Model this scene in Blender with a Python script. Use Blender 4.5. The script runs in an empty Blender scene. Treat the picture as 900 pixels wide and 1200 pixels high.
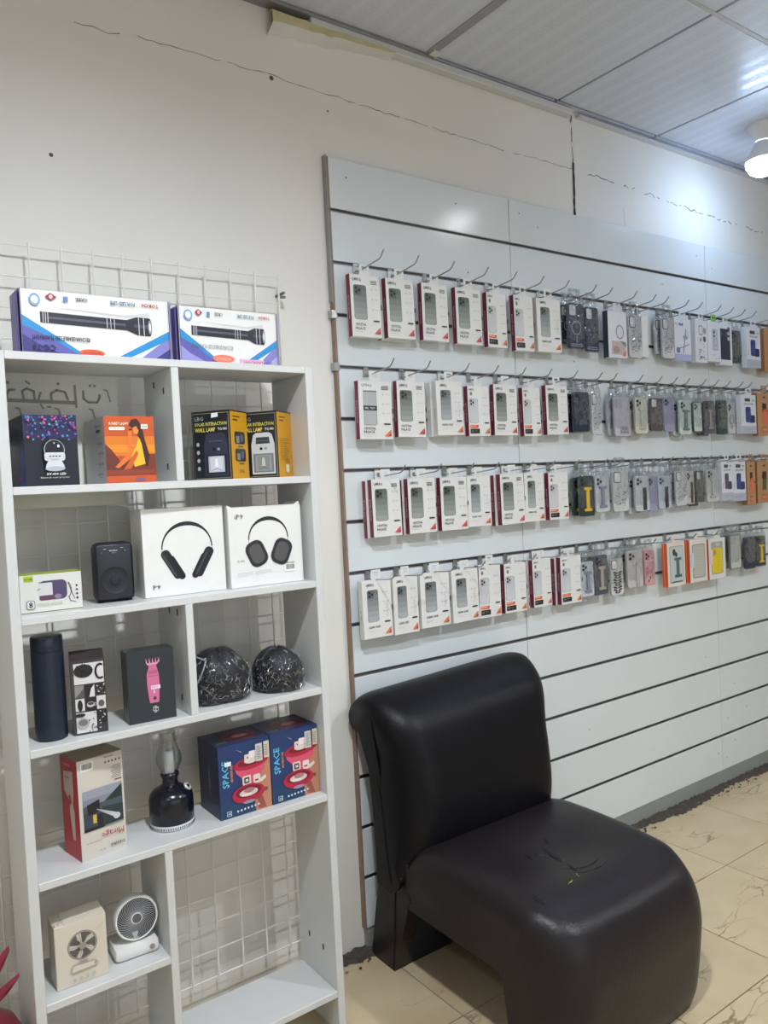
import bpy, bmesh, math, random
from mathutils import Vector, Matrix
random.seed(7)
SC = bpy.context.scene
COL = SC.collection
PI = math.pi

# ------------------------------------------------------------------ camera, world, light, exposure
FPX = 927.157
CAM = Vector((-1.247, -1.928, 1.371))
yaw, pitch, roll = 0.6223, -0.0323, -0.0499
Fv = Vector((math.sin(yaw)*math.cos(pitch), math.cos(yaw)*math.cos(pitch), math.sin(pitch)))
Rv = Vector((math.cos(yaw), -math.sin(yaw), 0)); Uv = Rv.cross(Fv)
R2 = Rv*math.cos(roll)+Uv*math.sin(roll); U2 = Uv*math.cos(roll)-Rv*math.sin(roll)
cd = bpy.data.cameras.new('camera'); cam = bpy.data.objects.new('camera', cd); COL.objects.link(cam)
M = Matrix.Identity(4)
for i in range(3):
    M[i][0] = R2[i]; M[i][1] = U2[i]; M[i][2] = -Fv[i]; M[i][3] = CAM[i]
cam.matrix_world = M
cd.sensor_fit = 'HORIZONTAL'; cd.sensor_width = 36; cd.lens = FPX/900*36; cd.clip_start = .02
SC.camera = cam
SC.view_settings.view_transform = 'Standard'; SC.view_settings.look = 'None'
SC.view_settings.gamma = 1; SC.view_settings.use_curve_mapping = False
SC.view_settings.exposure = 0.50
w = bpy.data.worlds.new('world'); SC.world = w; w.use_nodes = True
w.node_tree.nodes['Background'].inputs[0].default_value = (.75, .85, 1, 1)
w.node_tree.nodes['Background'].inputs[1].default_value = .25
SC.cycles.max_bounces = 7; SC.cycles.transparent_max_bounces = 24
SC.cycles.sample_clamp_indirect = 4; SC.cycles.caustics_reflective = False; SC.cycles.caustics_refractive = False

def lamp(name, kind, loc, energy, color=(1, 1, 1), size=.1, rot=None, size_y=None):
    l = bpy.data.lights.new(name, kind); l.energy = energy; l.color = color
    if kind == 'POINT': l.shadow_soft_size = size
    if kind == 'AREA':
        l.shape = 'RECTANGLE'; l.size = size; l.size_y = size_y or size
    o = bpy.data.objects.new(name, l); o.location = loc
    if rot: o.rotation_euler = rot
    COL.objects.link(o); return o
# the bulbs of the ceiling holders are emissive meshes (see make_bulb); an area fill light is added at the unseen shop front
# (x, y), strength, colour, added light cut-off ring or bare
COOL, NEUT = (.50, .70, 1.0), (.90, .95, 1.0)
BULBS = [((1.84, -.285), 215, COOL, False), ((1.20, -.80), 60, (.95, .97, 1), False), ((-.75, -1.35), 3050, NEUT, True), ((-2.1, -1.9), 800, NEUT, True), ((.95, -2.0), 2700, NEUT, True), ((2.6, -1.9), 1100, NEUT, True)]
lamp('shopfront_fill', 'AREA', (-.4, -4.2, 1.45), 16, (.95, .97, 1), 3.6, (math.radians(90), 0, 0), 2.2)

# ------------------------------------------------------------------ materials
MATS = {}
def pm(name, color, rough=.5, metal=0, noise=0.0, nscale=20, bump=0.0, bscale=60, coat=0, spec=.5):
    """procedural principled material with a little tonal noise and relief"""
    key = (name, tuple(color), rough, metal, noise, bump)
    if key in MATS: return MATS[key]
    m = bpy.data.materials.new(name); m.use_nodes = True; nt = m.node_tree; b = nt.nodes['Principled BSDF']
    b.inputs['Roughness'].default_value = rough; b.inputs['Metallic'].default_value = metal
    b.inputs['Specular IOR Level'].default_value = spec
    if coat: b.inputs['Coat Weight'].default_value = coat; b.inputs['Coat Roughness'].default_value = .1
    c = (*color, 1)
    b.inputs['Base Color'].default_value = c
    if noise or bump:
        tc = nt.nodes.new('ShaderNodeTexCoord')
    if noise:
        n = nt.nodes.new('ShaderNodeTexNoise'); n.inputs['Scale'].default_value = nscale; n.inputs['Detail'].default_value = 4
        nt.links.new(tc.outputs['Object'], n.inputs['Vector'])
        mx = nt.nodes.new('ShaderNodeMix'); mx.data_type = 'RGBA'
        mx.inputs[6].default_value = tuple(v*(1-noise) for v in color)+(1,)
        mx.inputs[7].default_value = tuple(min(1, v*(1+noise)) for v in color)+(1,)
        nt.links.new(n.outputs['Fac'], mx.inputs[0]); nt.links.new(mx.outputs[2], b.inputs['Base Color'])
    if bump:
        n2 = nt.nodes.new('ShaderNodeTexNoise'); n2.inputs['Scale'].default_value = bscale; n2.inputs['Detail'].default_value = 5
        nt.links.new(tc.outputs['Object'], n2.inputs['Vector'])
        bp = nt.nodes.new('ShaderNodeBump'); bp.inputs['Strength'].default_value = bump; bp.inputs['Distance'].default_value = .01
        nt.links.new(n2.outputs['Fac'], bp.inputs['Height']); nt.links.new(bp.outputs['Normal'], b.inputs['Normal'])
    MATS[key] = m
    return m
def s2l(c):
    return tuple(((v/255)/12.92 if v/255 <= .04045 else ((v/255+.055)/1.055)**2.4) for v in c)
def ink(rgb, rough=.4):
    return pm('printed_ink_%02x%02x%02x' % rgb, s2l(rgb), rough)

WHITE_LAM = pm('white_laminate', (.61, .62, .615), .38, noise=.05, nscale=6, bump=.03, bscale=200)
SLAT = pm('slatwall_white_laminate', (.70, .745, .765), .17, noise=.035, nscale=3, bump=.02, bscale=9)
GROOVE = pm('grey_metal_groove', (.13, .14, .15), .45, .6, noise=.2)
EDGE = pm('brown_board_edge', (.27, .19, .14), .7, noise=.3, nscale=30)
CHROME = pm('dull_steel', (.42, .42, .42), .32, .9, noise=.1)
DSTEEL = pm('dark_steel', (.16, .16, .16), .4, .7, noise=.1)
WIRE = pm('white_painted_wire', (.78, .76, .72), .4, noise=.05)
CARD = pm('white_card', (.76, .76, .74), .42, noise=.03, nscale=40)
LEATHER = pm('dark_brown_leather', (.0145, .0115, .0130), .36, noise=.25, nscale=5, bump=.12, bscale=170, spec=.30)
LEATHER2 = pm('black_leather', (.0062, .0058, .0075), .40, noise=.2, nscale=5, bump=.10, bscale=170, spec=.18)

def wall_material():
    m = bpy.data.materials.new('painted_plaster'); m.use_nodes = True; nt = m.node_tree; b = nt.nodes['Principled BSDF']
    b.inputs['Roughness'].default_value = .6
    tc = nt.nodes.new('ShaderNodeTexCoord')
    n = nt.nodes.new('ShaderNodeTexNoise'); n.inputs['Scale'].default_value = 1.3; n.inputs['Detail'].default_value = 6
    n3 = nt.nodes.new('ShaderNodeTexNoise'); n3.inputs['Scale'].default_value = 14; n3.inputs['Detail'].default_value = 8
    nt.links.new(tc.outputs['Object'], n.inputs['Vector']); nt.links.new(tc.outputs['Object'], n3.inputs['Vector'])
    r = nt.nodes.new('ShaderNodeValToRGB')
    r.color_ramp.elements[0].position = .3; r.color_ramp.elements[0].color = (.74, .725, .685, 1)
    r.color_ramp.elements[1].position = .7; r.color_ramp.elements[1].color = (.82, .80, .755, 1)
    nt.links.new(n.outputs['Fac'], r.inputs[0]); nt.links.new(r.outputs[0], b.inputs['Base Color'])
    bp = nt.nodes.new('ShaderNodeBump'); bp.inputs['Strength'].default_value = .12; bp.inputs['Distance'].default_value = .01
    nt.links.new(n3.outputs['Fac'], bp.inputs['Height']); nt.links.new(bp.outputs['Normal'], b.inputs['Normal'])
    return m
WALL = wall_material()

def marble_material():
    m = bpy.data.materials.new('beige_marble_tile'); m.use_nodes = True; nt = m.node_tree; b = nt.nodes['Principled BSDF']
    b.inputs['Roughness'].default_value = .28
    tc = nt.nodes.new('ShaderNodeTexCoord'); oi = nt.nodes.new('ShaderNodeObjectInfo')
    ad = nt.nodes.new('ShaderNodeVectorMath'); ad.operation = 'ADD'
    sc_ = nt.nodes.new('ShaderNodeVectorMath'); sc_.operation = 'SCALE'; sc_.inputs['Scale'].default_value = 3.7
    nt.links.new(oi.outputs['Location'], sc_.inputs[0])
    nt.links.new(tc.outputs['Object'], ad.inputs[0]); nt.links.new(sc_.outputs[0], ad.inputs[1])
    mp = nt.nodes.new('ShaderNodeMapping'); mp.inputs['Rotation'].default_value = (0, 0, math.radians(-28)); mp.inputs['Scale'].default_value = (2.2, 7.5, 1)
    nt.links.new(ad.outputs[0], mp.inputs[0])
    # warp
    nw = nt.nodes.new('ShaderNodeTexNoise'); nw.inputs['Scale'].default_value = 2.2; nw.inputs['Detail'].default_value = 6
    nt.links.new(mp.outputs[0], nw.inputs['Vector'])
    mixv = nt.nodes.new('ShaderNodeMix'); mixv.data_type = 'VECTOR'; mixv.inputs[0].default_value = .35
    nt.links.new(mp.outputs[0], mixv.inputs[4]); nt.links.new(nw.outputs['Color'], mixv.inputs[5])
    vo = nt.nodes.new('ShaderNodeTexVoronoi'); vo.feature = 'DISTANCE_TO_EDGE'; vo.inputs['Scale'].default_value = 4.5
    nt.links.new(mixv.outputs[1], vo.inputs['Vector'])
    r1 = nt.nodes.new('ShaderNodeValToRGB'); r1.color_ramp.elements[0].position = 0; r1.color_ramp.elements[0].color = (1, 1, 1, 1)
    r1.color_ramp.elements[1].position = .045; r1.color_ramp.elements[1].color = (0, 0, 0, 1)
    nt.links.new(vo.outputs['Distance'], r1.inputs[0])
    # mask: narrow bands of veining
    nm = nt.nodes.new('ShaderNodeTexNoise'); nm.inputs['Scale'].default_value = 1.1; nm.inputs['Detail'].default_value = 3
    nt.links.new(mp.outputs[0], nm.inputs['Vector'])
    r2 = nt.nodes.new('ShaderNodeValToRGB'); r2.color_ramp.elements[0].position = .53; r2.color_ramp.elements[0].color = (0, 0, 0, 1)
    r2.color_ramp.elements[1].position = .63; r2.color_ramp.elements[1].color = (1, 1, 1, 1)
    nt.links.new(nm.outputs['Fac'], r2.inputs[0])
    mul = nt.nodes.new('ShaderNodeMath'); mul.operation = 'MULTIPLY'
    nt.links.new(r1.outputs[0], mul.inputs[0]); nt.links.new(r2.outputs[0], mul.inputs[1])
    mul2 = nt.nodes.new('ShaderNodeMath'); mul2.operation = 'MULTIPLY'; mul2.inputs[1].default_value = .95
    nt.links.new(mul.outputs[0], mul2.inputs[0])
    nb = nt.nodes.new('ShaderNodeTexNoise'); nb.inputs['Scale'].default_value = 5; nb.inputs['Detail'].default_value = 5
    nt.links.new(ad.outputs[0], nb.inputs['Vector'])
    rb = nt.nodes.new('ShaderNodeValToRGB'); rb.color_ramp.elements[0].position = .3; rb.color_ramp.elements[0].color = (.52, .405, .245, 1)
    rb.color_ramp.elements[1].position = .7; rb.color_ramp.elements[1].color = (.63, .515, .335, 1)
    nt.links.new(nb.outputs['Fac'], rb.inputs[0])
    mx = nt.nodes.new('ShaderNodeMix'); mx.data_type = 'RGBA'; mx.inputs[7].default_value = (.20, .13, .07, 1)
    nt.links.new(rb.outputs[0], mx.inputs[6]); nt.links.new(mul2.outputs[0], mx.inputs[0]); nt.links.new(mx.outputs[2], b.inputs['Base Color'])
    return m
MARBLE = marble_material()

def ceiling_material():
    """laminated ceiling panel: faint embossed rings and bands"""
    m = bpy.data.materials.new('patterned_ceiling_panel'); m.use_nodes = True; nt = m.node_tree; b = nt.nodes['Principled BSDF']
    b.inputs['Roughness'].default_value = .35
    tc = nt.nodes.new('ShaderNodeTexCoord')
    wv = nt.nodes.new('ShaderNodeTexWave'); wv.wave_type = 'BANDS'; wv.bands_direction = 'X'; wv.inputs['Scale'].default_value = 4.6; wv.inputs['Distortion'].default_value = 0
    nt.links.new(tc.outputs['Object'], wv.inputs['Vector'])
    bk = nt.nodes.new('ShaderNodeTexBrick'); bk.inputs['Scale'].default_value = 16; bk.inputs['Mortar Size'].default_value = .09
    bk.inputs['Color1'].default_value = (1, 1, 1, 1); bk.inputs['Color2'].default_value = (.85, .85, .85, 1); bk.inputs['Mortar'].default_value = (.3, .3, .3, 1)
    nt.links.new(tc.outputs['Object'], bk.inputs['Vector'])
    r = nt.nodes.new('ShaderNodeValToRGB'); r.color_ramp.elements[0].position = .62; r.color_ramp.elements[1].position = .72
    nt.links.new(wv.outputs['Color'], r.inputs[0])
    mx = nt.nodes.new('ShaderNodeMix'); mx.data_type = 'RGBA'
    nt.links.new(r.outputs[0], mx.inputs[0]); nt.links.new(bk.outputs['Color'], mx.inputs[6]); mx.inputs[7].default_value = (1, 1, 1, 1)
    m2 = nt.nodes.new('ShaderNodeMix'); m2.data_type = 'RGBA'; m2.inputs[6].default_value = (.58, .62, .71, 1); m2.inputs[7].default_value = (.63, .67, .76, 1)
    nt.links.new(mx.outputs[2], m2.inputs[0]); nt.links.new(m2.outputs[2], b.inputs['Base Color'])
    rr = nt.nodes.new('ShaderNodeMapRange'); rr.inputs['To Min'].default_value = .5; rr.inputs['To Max'].default_value = .28
    nt.links.new(mx.outputs[2], rr.inputs['Value']); nt.links.new(rr.outputs[0], b.inputs['Roughness'])
    return m
CEIL = ceiling_material()

def film_material(name='clear_plastic_film', strength=.75, scale=35, base=.22, tint=(.9, .93, .95), top=.8, rough=.12):
    m = bpy.data.materials.new(name); m.use_nodes = True; nt = m.node_tree
    for n in list(nt.nodes): nt.nodes.remove(n)
    out = nt.nodes.new('ShaderNodeOutputMaterial'); mix = nt.nodes.new('ShaderNodeMixShader')
    tr = nt.nodes.new('ShaderNodeBsdfTransparent'); tr.inputs[0].default_value = (*tint, 1)
    gl = nt.nodes.new('ShaderNodeBsdfGlossy'); gl.inputs['Roughness'].default_value = rough
    lw = nt.nodes.new('ShaderNodeLayerWeight'); lw.inputs['Blend'].default_value = .25
    mr = nt.nodes.new('ShaderNodeMapRange'); mr.inputs['To Min'].default_value = base; mr.inputs['To Max'].default_value = top
    tc = nt.nodes.new('ShaderNodeTexCoord'); n = nt.nodes.new('ShaderNodeTexVoronoi'); n.inputs['Scale'].default_value = scale
    nz = nt.nodes.new('ShaderNodeTexNoise'); nz.inputs['Scale'].default_value = scale*.6; nz.inputs['Detail'].default_value = 3
    bp = nt.nodes.new('ShaderNodeBump'); bp.inputs['Strength'].default_value = strength; bp.inputs['Distance'].default_value = .006
    add = nt.nodes.new('ShaderNodeMath'); add.operation = 'ADD'
    L = nt.links.new
    L(tc.outputs['Object'], n.inputs['Vector']); L(tc.outputs['Object'], nz.inputs['Vector'])
    L(n.outputs['Distance'], add.inputs[0]); L(nz.outputs['Fac'], add.inputs[1]); L(add.outputs[0], bp.inputs['Height'])
    L(bp.outputs['Normal'], gl.inputs['Normal']); L(bp.outputs['Normal'], lw.inputs['Normal'])
    L(lw.outputs['Facing'], mr.inputs['Value']); L(mr.outputs[0], mix.inputs[0])
    L(tr.outputs[0], mix.inputs[1]); L(gl.outputs[0], mix.inputs[2]); L(mix.outputs[0], out.inputs[0])
    return m
FILM = film_material('clear_plastic_film', .9, 45, .05, (.95, .97, .98), .85, .07)
WRAP = film_material('crinkled_wrap_film', .5, 60, .0, (.98, .98, .98), .34, .16)
def glass_material():
    m = bpy.data.materials.new('clear_glass'); m.use_nodes = True; nt = m.node_tree
    for n in list(nt.nodes): nt.nodes.remove(n)
    out = nt.nodes.new('ShaderNodeOutputMaterial'); mix = nt.nodes.new('ShaderNodeMixShader')
    tr = nt.nodes.new('ShaderNodeBsdfTransparent'); tr.inputs[0].default_value = (.93, .95, .95, 1)
    gl = nt.nodes.new('ShaderNodeBsdfGlossy'); gl.inputs['Roughness'].default_value = .03
    fr = nt.nodes.new('ShaderNodeLayerWeight'); fr.inputs['Blend'].default_value = .35
    mr = nt.nodes.new('ShaderNodeMapRange'); mr.inputs['To Min'].default_value = .04; mr.inputs['To Max'].default_value = .6
    nt.links.new(fr.outputs['Facing'], mr.inputs['Value']); nt.links.new(mr.outputs[0], mix.inputs[0])
    nt.links.new(tr.outputs[0], mix.inputs[1]); nt.links.new(gl.outputs[0], mix.inputs[2]); nt.links.new(mix.outputs[0], out.inputs[0])
    return m
GLASS = glass_material()

# ------------------------------------------------------------------ mesh helpers
class MB:
    def __init__(s): s.v = []; s.f = []; s.mi = []; s.mats = []
    def mat(s, m):
        if m not in s.mats: s.mats.append(m)
        return s.mats.index(m)
    def face(s, pts, m):
        i0 = len(s.v); s.v += [tuple(p) for p in pts]; s.f.append(list(range(i0, i0+len(pts)))); s.mi.append(s.mat(m)); return s
    def box(s, x0, x1, y0, y1, z0, z1, m, bev=0):
        k = s.mat(m); i = len(s.v)
        if not bev:
            s.v += [(x, y, z) for z in (z0, z1) for y in (y0, y1) for x in (x0, x1)]
            for q in ((0, 2, 3, 1), (4, 5, 7, 6), (0, 1, 5, 4), (2, 6, 7, 3), (0, 4, 6, 2), (1, 3, 7, 5)):
                s.f.append([i+a for a in q]); s.mi.append(k)
            return s
        bm = bmesh.new(); bmesh.ops.create_cube(bm, size=1)
        for v in bm.verts:
            v.co = Vector(((x0+x1)/2+v.co.x*(x1-x0), (y0+y1)/2+v.co.y*(y1-y0), (z0+z1)/2+v.co.z*(z1-z0)))
        bmesh.ops.bevel(bm, geom=bm.edges[:], offset=bev, segments=2 if bev > .003 else 1, affect='EDGES', profile=.5)
        return s.bm(bm, m)
    def bm(s, bm, m):
        k = s.mat(m); i = len(s.v); bm.verts.ensure_lookup_table()
        for j, v in enumerate(bm.verts): v.index = j; s.v.append(tuple(v.co))
        for f in bm.faces: s.f.append([i+v.index for v in f.verts]); s.mi.append(k)
        bm.free(); return s
    def tube(s, pts, r, m, n=6, caps=True):
        k = s.mat(m); pts = [Vector(p) for p in pts]; i0 = len(s.v); N = len(pts)
        up = Vector((0, 0, 1))
        for a, p in enumerate(pts):
            d = (pts[min(a+1, N-1)]-pts[max(a-1, 0)]).normalized()
            u = up if abs(d.dot(up)) < .9 else Vector((1, 0, 0))
            x = d.cross(u).normalized(); y = d.cross(x)
            rr = r[a] if isinstance(r, (list, tuple)) else r
            for b in range(n):
                t = 2*PI*b/n; s.v.append(tuple(p+x*math.cos(t)*rr+y*math.sin(t)*rr))
        for a in range(N-1):
            for b in range(n):
                c = (b+1) % n; s.f.append([i0+a*n+b, i0+a*n+c, i0+(a+1)*n+c, i0+(a+1)*n+b]); s.mi.append(k)
        if caps:
            s.f.append([i0+b for b in range(n)]); s.f.append([i0+(N-1)*n+b for b in reversed(range(n))]); s.mi += [k, k]
        return s
    def lathe(s, prof, m, n=24, c=(0, 0, 0), cap=True):
        k = s.mat(m); i0 = len(s.v); N = len(prof)
        for r, z in prof:
            for b in range(n):
                t = 2*PI*b/n; s.v.append((c[0]+r*math.cos(t), c[1]+r*math.sin(t), c[2]+z))
        for a in range(N-1):
            for b in range(n):
                d = (b+1) % n; s.f.append([i0+a*n+b, i0+a*n+d, i0+(a+1)*n+d, i0+(a+1)*n+b]); s.mi.append(k)
        if cap:
            if prof[0][0] > 1e-4: s.f.append([i0+b for b in reversed(range(n))]); s.mi.append(k)
            if prof[-1][0] > 1e-4: s.f.append([i0+(N-1)*n+b for b in range(n)]); s.mi.append(k)
        return s
    def prism(s, pts, y0, y1, m, axis='y'):
        """pts = (x,z) outline extruded along y (or (y,z) along x)"""
        k = s.mat(m); i = len(s.v); n = len(pts)
        for yy in (y0, y1):
            for a, b in pts:
                s.v.append((a, yy, b) if axis == 'y' else ((yy, a, b) if axis == 'x' else (a, b, yy)))
        s.f.append([i+j for j in range(n)]); s.f.append([i+n+j for j in reversed(range(n))]); s.mi += [k, k]
        for j in range(n):
            q = (j+1) % n; s.f.append([i+j, i+n+j, i+n+q, i+q]); s.mi.append(k)
        return s
    def mesh(s, name, smooth=None):
        me = bpy.data.meshes.new(name); me.from_pydata(s.v, [], s.f)
        for m in s.mats: me.materials.append(m)
        me.polygons.foreach_set('material_index', s.mi)
        bm = bmesh.new(); bm.from_mesh(me)
        if getattr(s, 'weld', False): bmesh.ops.remove_doubles(bm, verts=bm.verts[:], dist=1e-5)
        if not getattr(s, 'flat', False): bmesh.ops.recalc_face_normals(bm, faces=bm.faces[:])
        bm.to_mesh(me); bm.free()
        if smooth is not None:
            me.polygons.foreach_set('use_smooth', [True]*len(me.polygons))
            me.set_sharp_from_angle(angle=math.radians(smooth))
        me.update(); return me
    def obj(s, name, parent=None, smooth=None, loc=None):
        return link(name, s.mesh(name, smooth), parent, loc)
def link(name, me, parent=None, loc=None):
    o = bpy.data.objects.new(name, me); COL.objects.link(o)
    if parent: o.parent = parent
    if loc: o.location = loc
    return o
def tag(o, label=None, cat=None, group=None, kind=None):
    if label: o['label'] = label
    if cat: o['category'] = cat
    if group: o['group'] = group
    if kind: o['kind'] = kind
    return o
def thing(name, label, cat, loc=(0, 0, 0), rz=0, group=None):
    o = bpy.data.objects.new(name, None); o.empty_display_size = .05; COL.objects.link(o)
    o.location = loc; o.rotation_euler = (0, 0, rz); return tag(o, label, cat, group)
def copy_tree(root, loc, rz=0, label=None, group=None):
    r = root.copy(); COL.objects.link(r); r.location = loc; r.rotation_euler = (0, 0, rz)
    if label: r['label'] = label
    if group: r['group'] = group
    for ch in list(root.children):
        c = ch.copy(); COL.objects.link(c); c.parent = r
        for g in list(ch.children):
            d = g.copy(); COL.objects.link(d); d.parent = c
    return r

# flat print: thin coloured shapes lying on a face, units = millimetres
TXT = {}
def text_polys(s, bold):
    if (s, bold) in TXT: return TXT[(s, bold)]
    cu = bpy.data.curves.new('lettering', 'FONT'); cu.body = s; cu.size = 1; cu.resolution_u = 1; cu.fill_mode = 'FRONT'
    if bold: cu.offset = .018
    o = bpy.data.objects.new('lettering', cu); COL.objects.link(o)
    dg = bpy.context.evaluated_depsgraph_get(); me = bpy.data.meshes.new_from_object(o.evaluated_get(dg))
    vs = [(v.co.x, v.co.y) for v in me.vertices]; fs = [list(p.vertices) for p in me.polygons]
    bpy.data.objects.remove(o); bpy.data.curves.remove(cu); bpy.data.meshes.remove(me)
    if not vs: vs = [(0, 0), (1, 0), (1, 1)]; fs = [[0, 1, 2]]
    x0 = min(v[0] for v in vs); x1 = max(v[0] for v in vs); y0 = min(v[1] for v in vs); y1 = max(v[1] for v in vs)
    TXT[(s, bold)] = (vs, fs, x0, x1, y0, y1); return TXT[(s, bold)]
class Print:
    STEP = .00012
    def __init__(s, origin, right, up):
        s.o = Vector(origin); s.r = Vector(right).normalized(); s.u = Vector(up).normalized(); s.n = s.r.cross(s.u); s.l = 2; s.mb = MB(); s.mb.flat = True
    def P(s, x, y): return s.o+s.r*(x*.001)+s.u*(y*.001)+s.n*(s.l*s.STEP)
    def poly(s, pts, c, same=False):
        if not same: s.l += 1
        a = sum(pts[i][0]*pts[(i+1) % len(pts)][1]-pts[(i+1) % len(pts)][0]*pts[i][1] for i in range(len(pts)))
        if a < 0: pts = pts[::-1]
        s.mb.face([s.P(*p) for p in pts], ink(c) if isinstance(c, tuple) else c); return s
    def rect(s, x0, y0, x1, y1, c, same=False): return s.poly([(x0, y0), (x1, y0), (x1, y1), (x0, y1)], c, same)
    def ell(s, cx, cy, rx, ry, c, n=20, a0=0, rot=0, same=False):
        p = []
        for i in range(n):
            t = 2*PI*i/n; x = rx*math.cos(t); y = ry*math.sin(t)
            p.append((cx+x*math.cos(rot)-y*math.sin(rot), cy+x*math.sin(rot)+y*math.cos(rot)))
        return s.poly(p, c, same)
    def rrect(s, x0, y0, x1, y1, r, c, rot=0):
        cx, cy = (x0+x1)/2, (y0+y1)/2; p = []
        for qx, qy, t0 in ((x1-r, y1-r, 0), (x0+r, y1-r, 90), (x0+r, y0+r, 180), (x1-r, y0+r, 270)):
            for k in range(5):
                t = math.radians(t0+22.5*k); x = qx+r*math.cos(t)-cx; y = qy+r*math.sin(t)-cy
                p.append((cx+x*math.cos(rot)-y*math.sin(rot), cy+x*math.sin(rot)+y*math.cos(rot)))
        return s.poly(p, c)
    def line(s, pts, wd, c):
        s.l += 1
        for a, b in zip(pts[:-1], pts[1:]):
            d = Vector((b[0]-a[0], b[1]-a[1])); L = d.length
            if L < 1e-6: continue
            d /= L; n = Vector((-d.y, d.x))*wd/2; e = d*wd*.2
            s.poly([(a[0]-e.x-n.x, a[1]-e.y-n.y), (b[0]+e.x-n.x, b[1]+e.y-n.y), (b[0]+e.x+n.x, b[1]+e.y+n.y), (a[0]-e.x+n.x, a[1]-e.y+n.y)], c, True)
        return s
    def arc(s, cx, cy, rx, ry, a0, a1, wd, c, n=16):
        return s.line([(cx+rx*math.cos(math.radians(a0+(a1-a0)*i/n)), cy+ry*math.sin(math.radians(a0+(a1-a0)*i/n))) for i in range(n+1)], wd, c)
    def text(s, t, x, y, w, h, c, bold=False, rot=0, mirror=False):
        """lettering fitted into a w x h box whose lower-left corner is x,y; rot in degrees about the box centre"""
        s.l += 1; vs, fs, x0, x1, y0, y1 = text_polys(t, bold); m = ink(c) if isinstance(c, tuple) else c
        k = s.mb.mat(m); i = len(s.mb.v); cr, sr = math.cos(math.radians(rot)), math.sin(math.radians(rot)); cx, cy = x+w/2, y+h/2
        for vx, vy in vs:
            px = (vx-x0)/(x1-x0)*w-w/2; py = (vy-y0)/(y1-y0)*h-h/2
            if mirror: px = -px
            s.mb.v.append(tuple(s.P(cx+px*cr-py*sr, cy+px*sr+py*cr)))
        for f in fs: s.mb.f.append([i+a for a in (f[::-1] if mirror else f)]); s.mb.mi.append(k)
        return s
    def lines(s, x, y, w, n, dy, c, h=.7):
        for i in range(n): s.rect(x, y-i*dy, x+w*(1 if i < n-1 else .6), y-i*dy+h, c, i > 0)
        return s
    def barcode(s, x, y, w, h):
        s.rect(x, y, x+w, y+h, (238, 238, 234)); s.l += 1; q = x+w*.08; rnd = random.Random(3)
        while q < x+w*.92:
            t = rnd.choice((.5, .8, 1.2)); s.rect(q, y+h*.25, q+t, y+h*.92, (40, 40, 44), True); q += t+rnd.choice((.6, .9))
        return s
    def obj(s, name, parent): return s.mb.obj(name, parent)

# ================================================================== THE SETTING
RX0, RX1, RY0, ZC = -2.8, 4.2, -4.4, 2.705
def struct(name, mb, parent=None, smooth=None):
    o = mb.obj(name, parent, smooth)
    if parent is None: o['kind'] = 'structure'
    return o
GROUT = pm('dark_tile_joint', (.17, .13, .08), .9, noise=.2)
floor = struct('floor', MB().box(RX0, RX1, RY0, .02, -.1, -.004, GROUT))
tile_me = MB().box(.0018, .404-.0018, .0018, .404-.0018, -.010, 0, MARBLE, .0008).mesh('tile')
TX, TY, TP = .018, -.792, .404
for i in range(-6, 10):
    for j in range(-8, 2):
        x = TX+i*TP+.012; y = TY+j*TP
        if x > RX1 or y > .0: continue
        if y+TP > .018:
            me = MB().box(.0018, TP-.0018, .0018, .012-y, -.010, 0, MARBLE, .0008).mesh('tile_cut'); link('tile', me, floor, (x, y, 0))
        else: link('tile', tile_me, floor, (x, y, 0))
# wall with the long crack, holes and open joint
wall = struct('wall_back', MB().box(RX0, RX1, .018, .2, -.1, 2.95, WALL))
DARK = pm('dark_crack', (.05, .045, .04), .9, noise=.3)
HOLEM = pm('old_wall_plug', (.10, .09, .085), .8, noise=.3)
def jag(name, pts, wd, m, y, parent, step=.018, amp=.0035, seed=1, gaps=.12):
    rnd = random.Random(seed); mb = MB(); mb.flat = True; P = []
    for a, b in zip(pts[:-1], pts[1:]):
        L = math.hypot(b[0]-a[0], b[1]-a[1]); n = max(1, int(L/step))
        for i in range(n):
            t = i/n; P.append((a[0]+(b[0]-a[0])*t+rnd.uniform(-amp, amp), a[1]+(b[1]-a[1])*t+rnd.uniform(-amp, amp), rnd.uniform(.5, 1.4)*wd))
    P.append((*pts[-1], wd))
    for a, b in zip(P[:-1], P[1:]):
        if rnd.random() < gaps: continue
        dx, dz = b[0]-a[0], b[1]-a[1]; L = math.hypot(dx, dz) or 1; nx, nz = -dz/L, dx/L
        q = [(a[0]-nx*a[2]/2, y, a[1]-nz*a[2]/2), (b[0]-nx*b[2]/2, y, b[1]-nz*b[2]/2), (b[0]+nx*b[2]/2, y, b[1]+nz*b[2]/2), (a[0]+nx*a[2]/2, y, a[1]+nz*a[2]/2)]
        mb.face(q, m)
    return mb.obj(name, parent)
jag('crack', [(-.68, 2.508), (-.60, 2.503), (-.53, 2.515), (-.159, 2.515), (.30, 2.50), (.747, 2.493), (1.07, 2.497)], .0013, DARK, .0172, wall, seed=4)
jag('crack', [(1.10, 2.497), (1.40, 2.49), (1.60, 2.478), (1.95, 2.462), (2.6, 2.45)], .0028, DARK, .0172, wall, seed=9, gaps=.4, amp=.006)
jag('crack', [(1.36, 2.40), (1.372, 2.33), (1.37, 2.27)], .0012, DARK, .0172, wall, seed=3)
jag('crack', [(1.075, 2.70), (1.078, 2.52)], .004, DARK, .0170, wall, seed=5, gaps=.3)
jag('crack', [(1.078, 2.52), (1.075, 2.322)], .011, DARK, .0168, wall, seed=6, gaps=0, amp=.0015)
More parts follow.
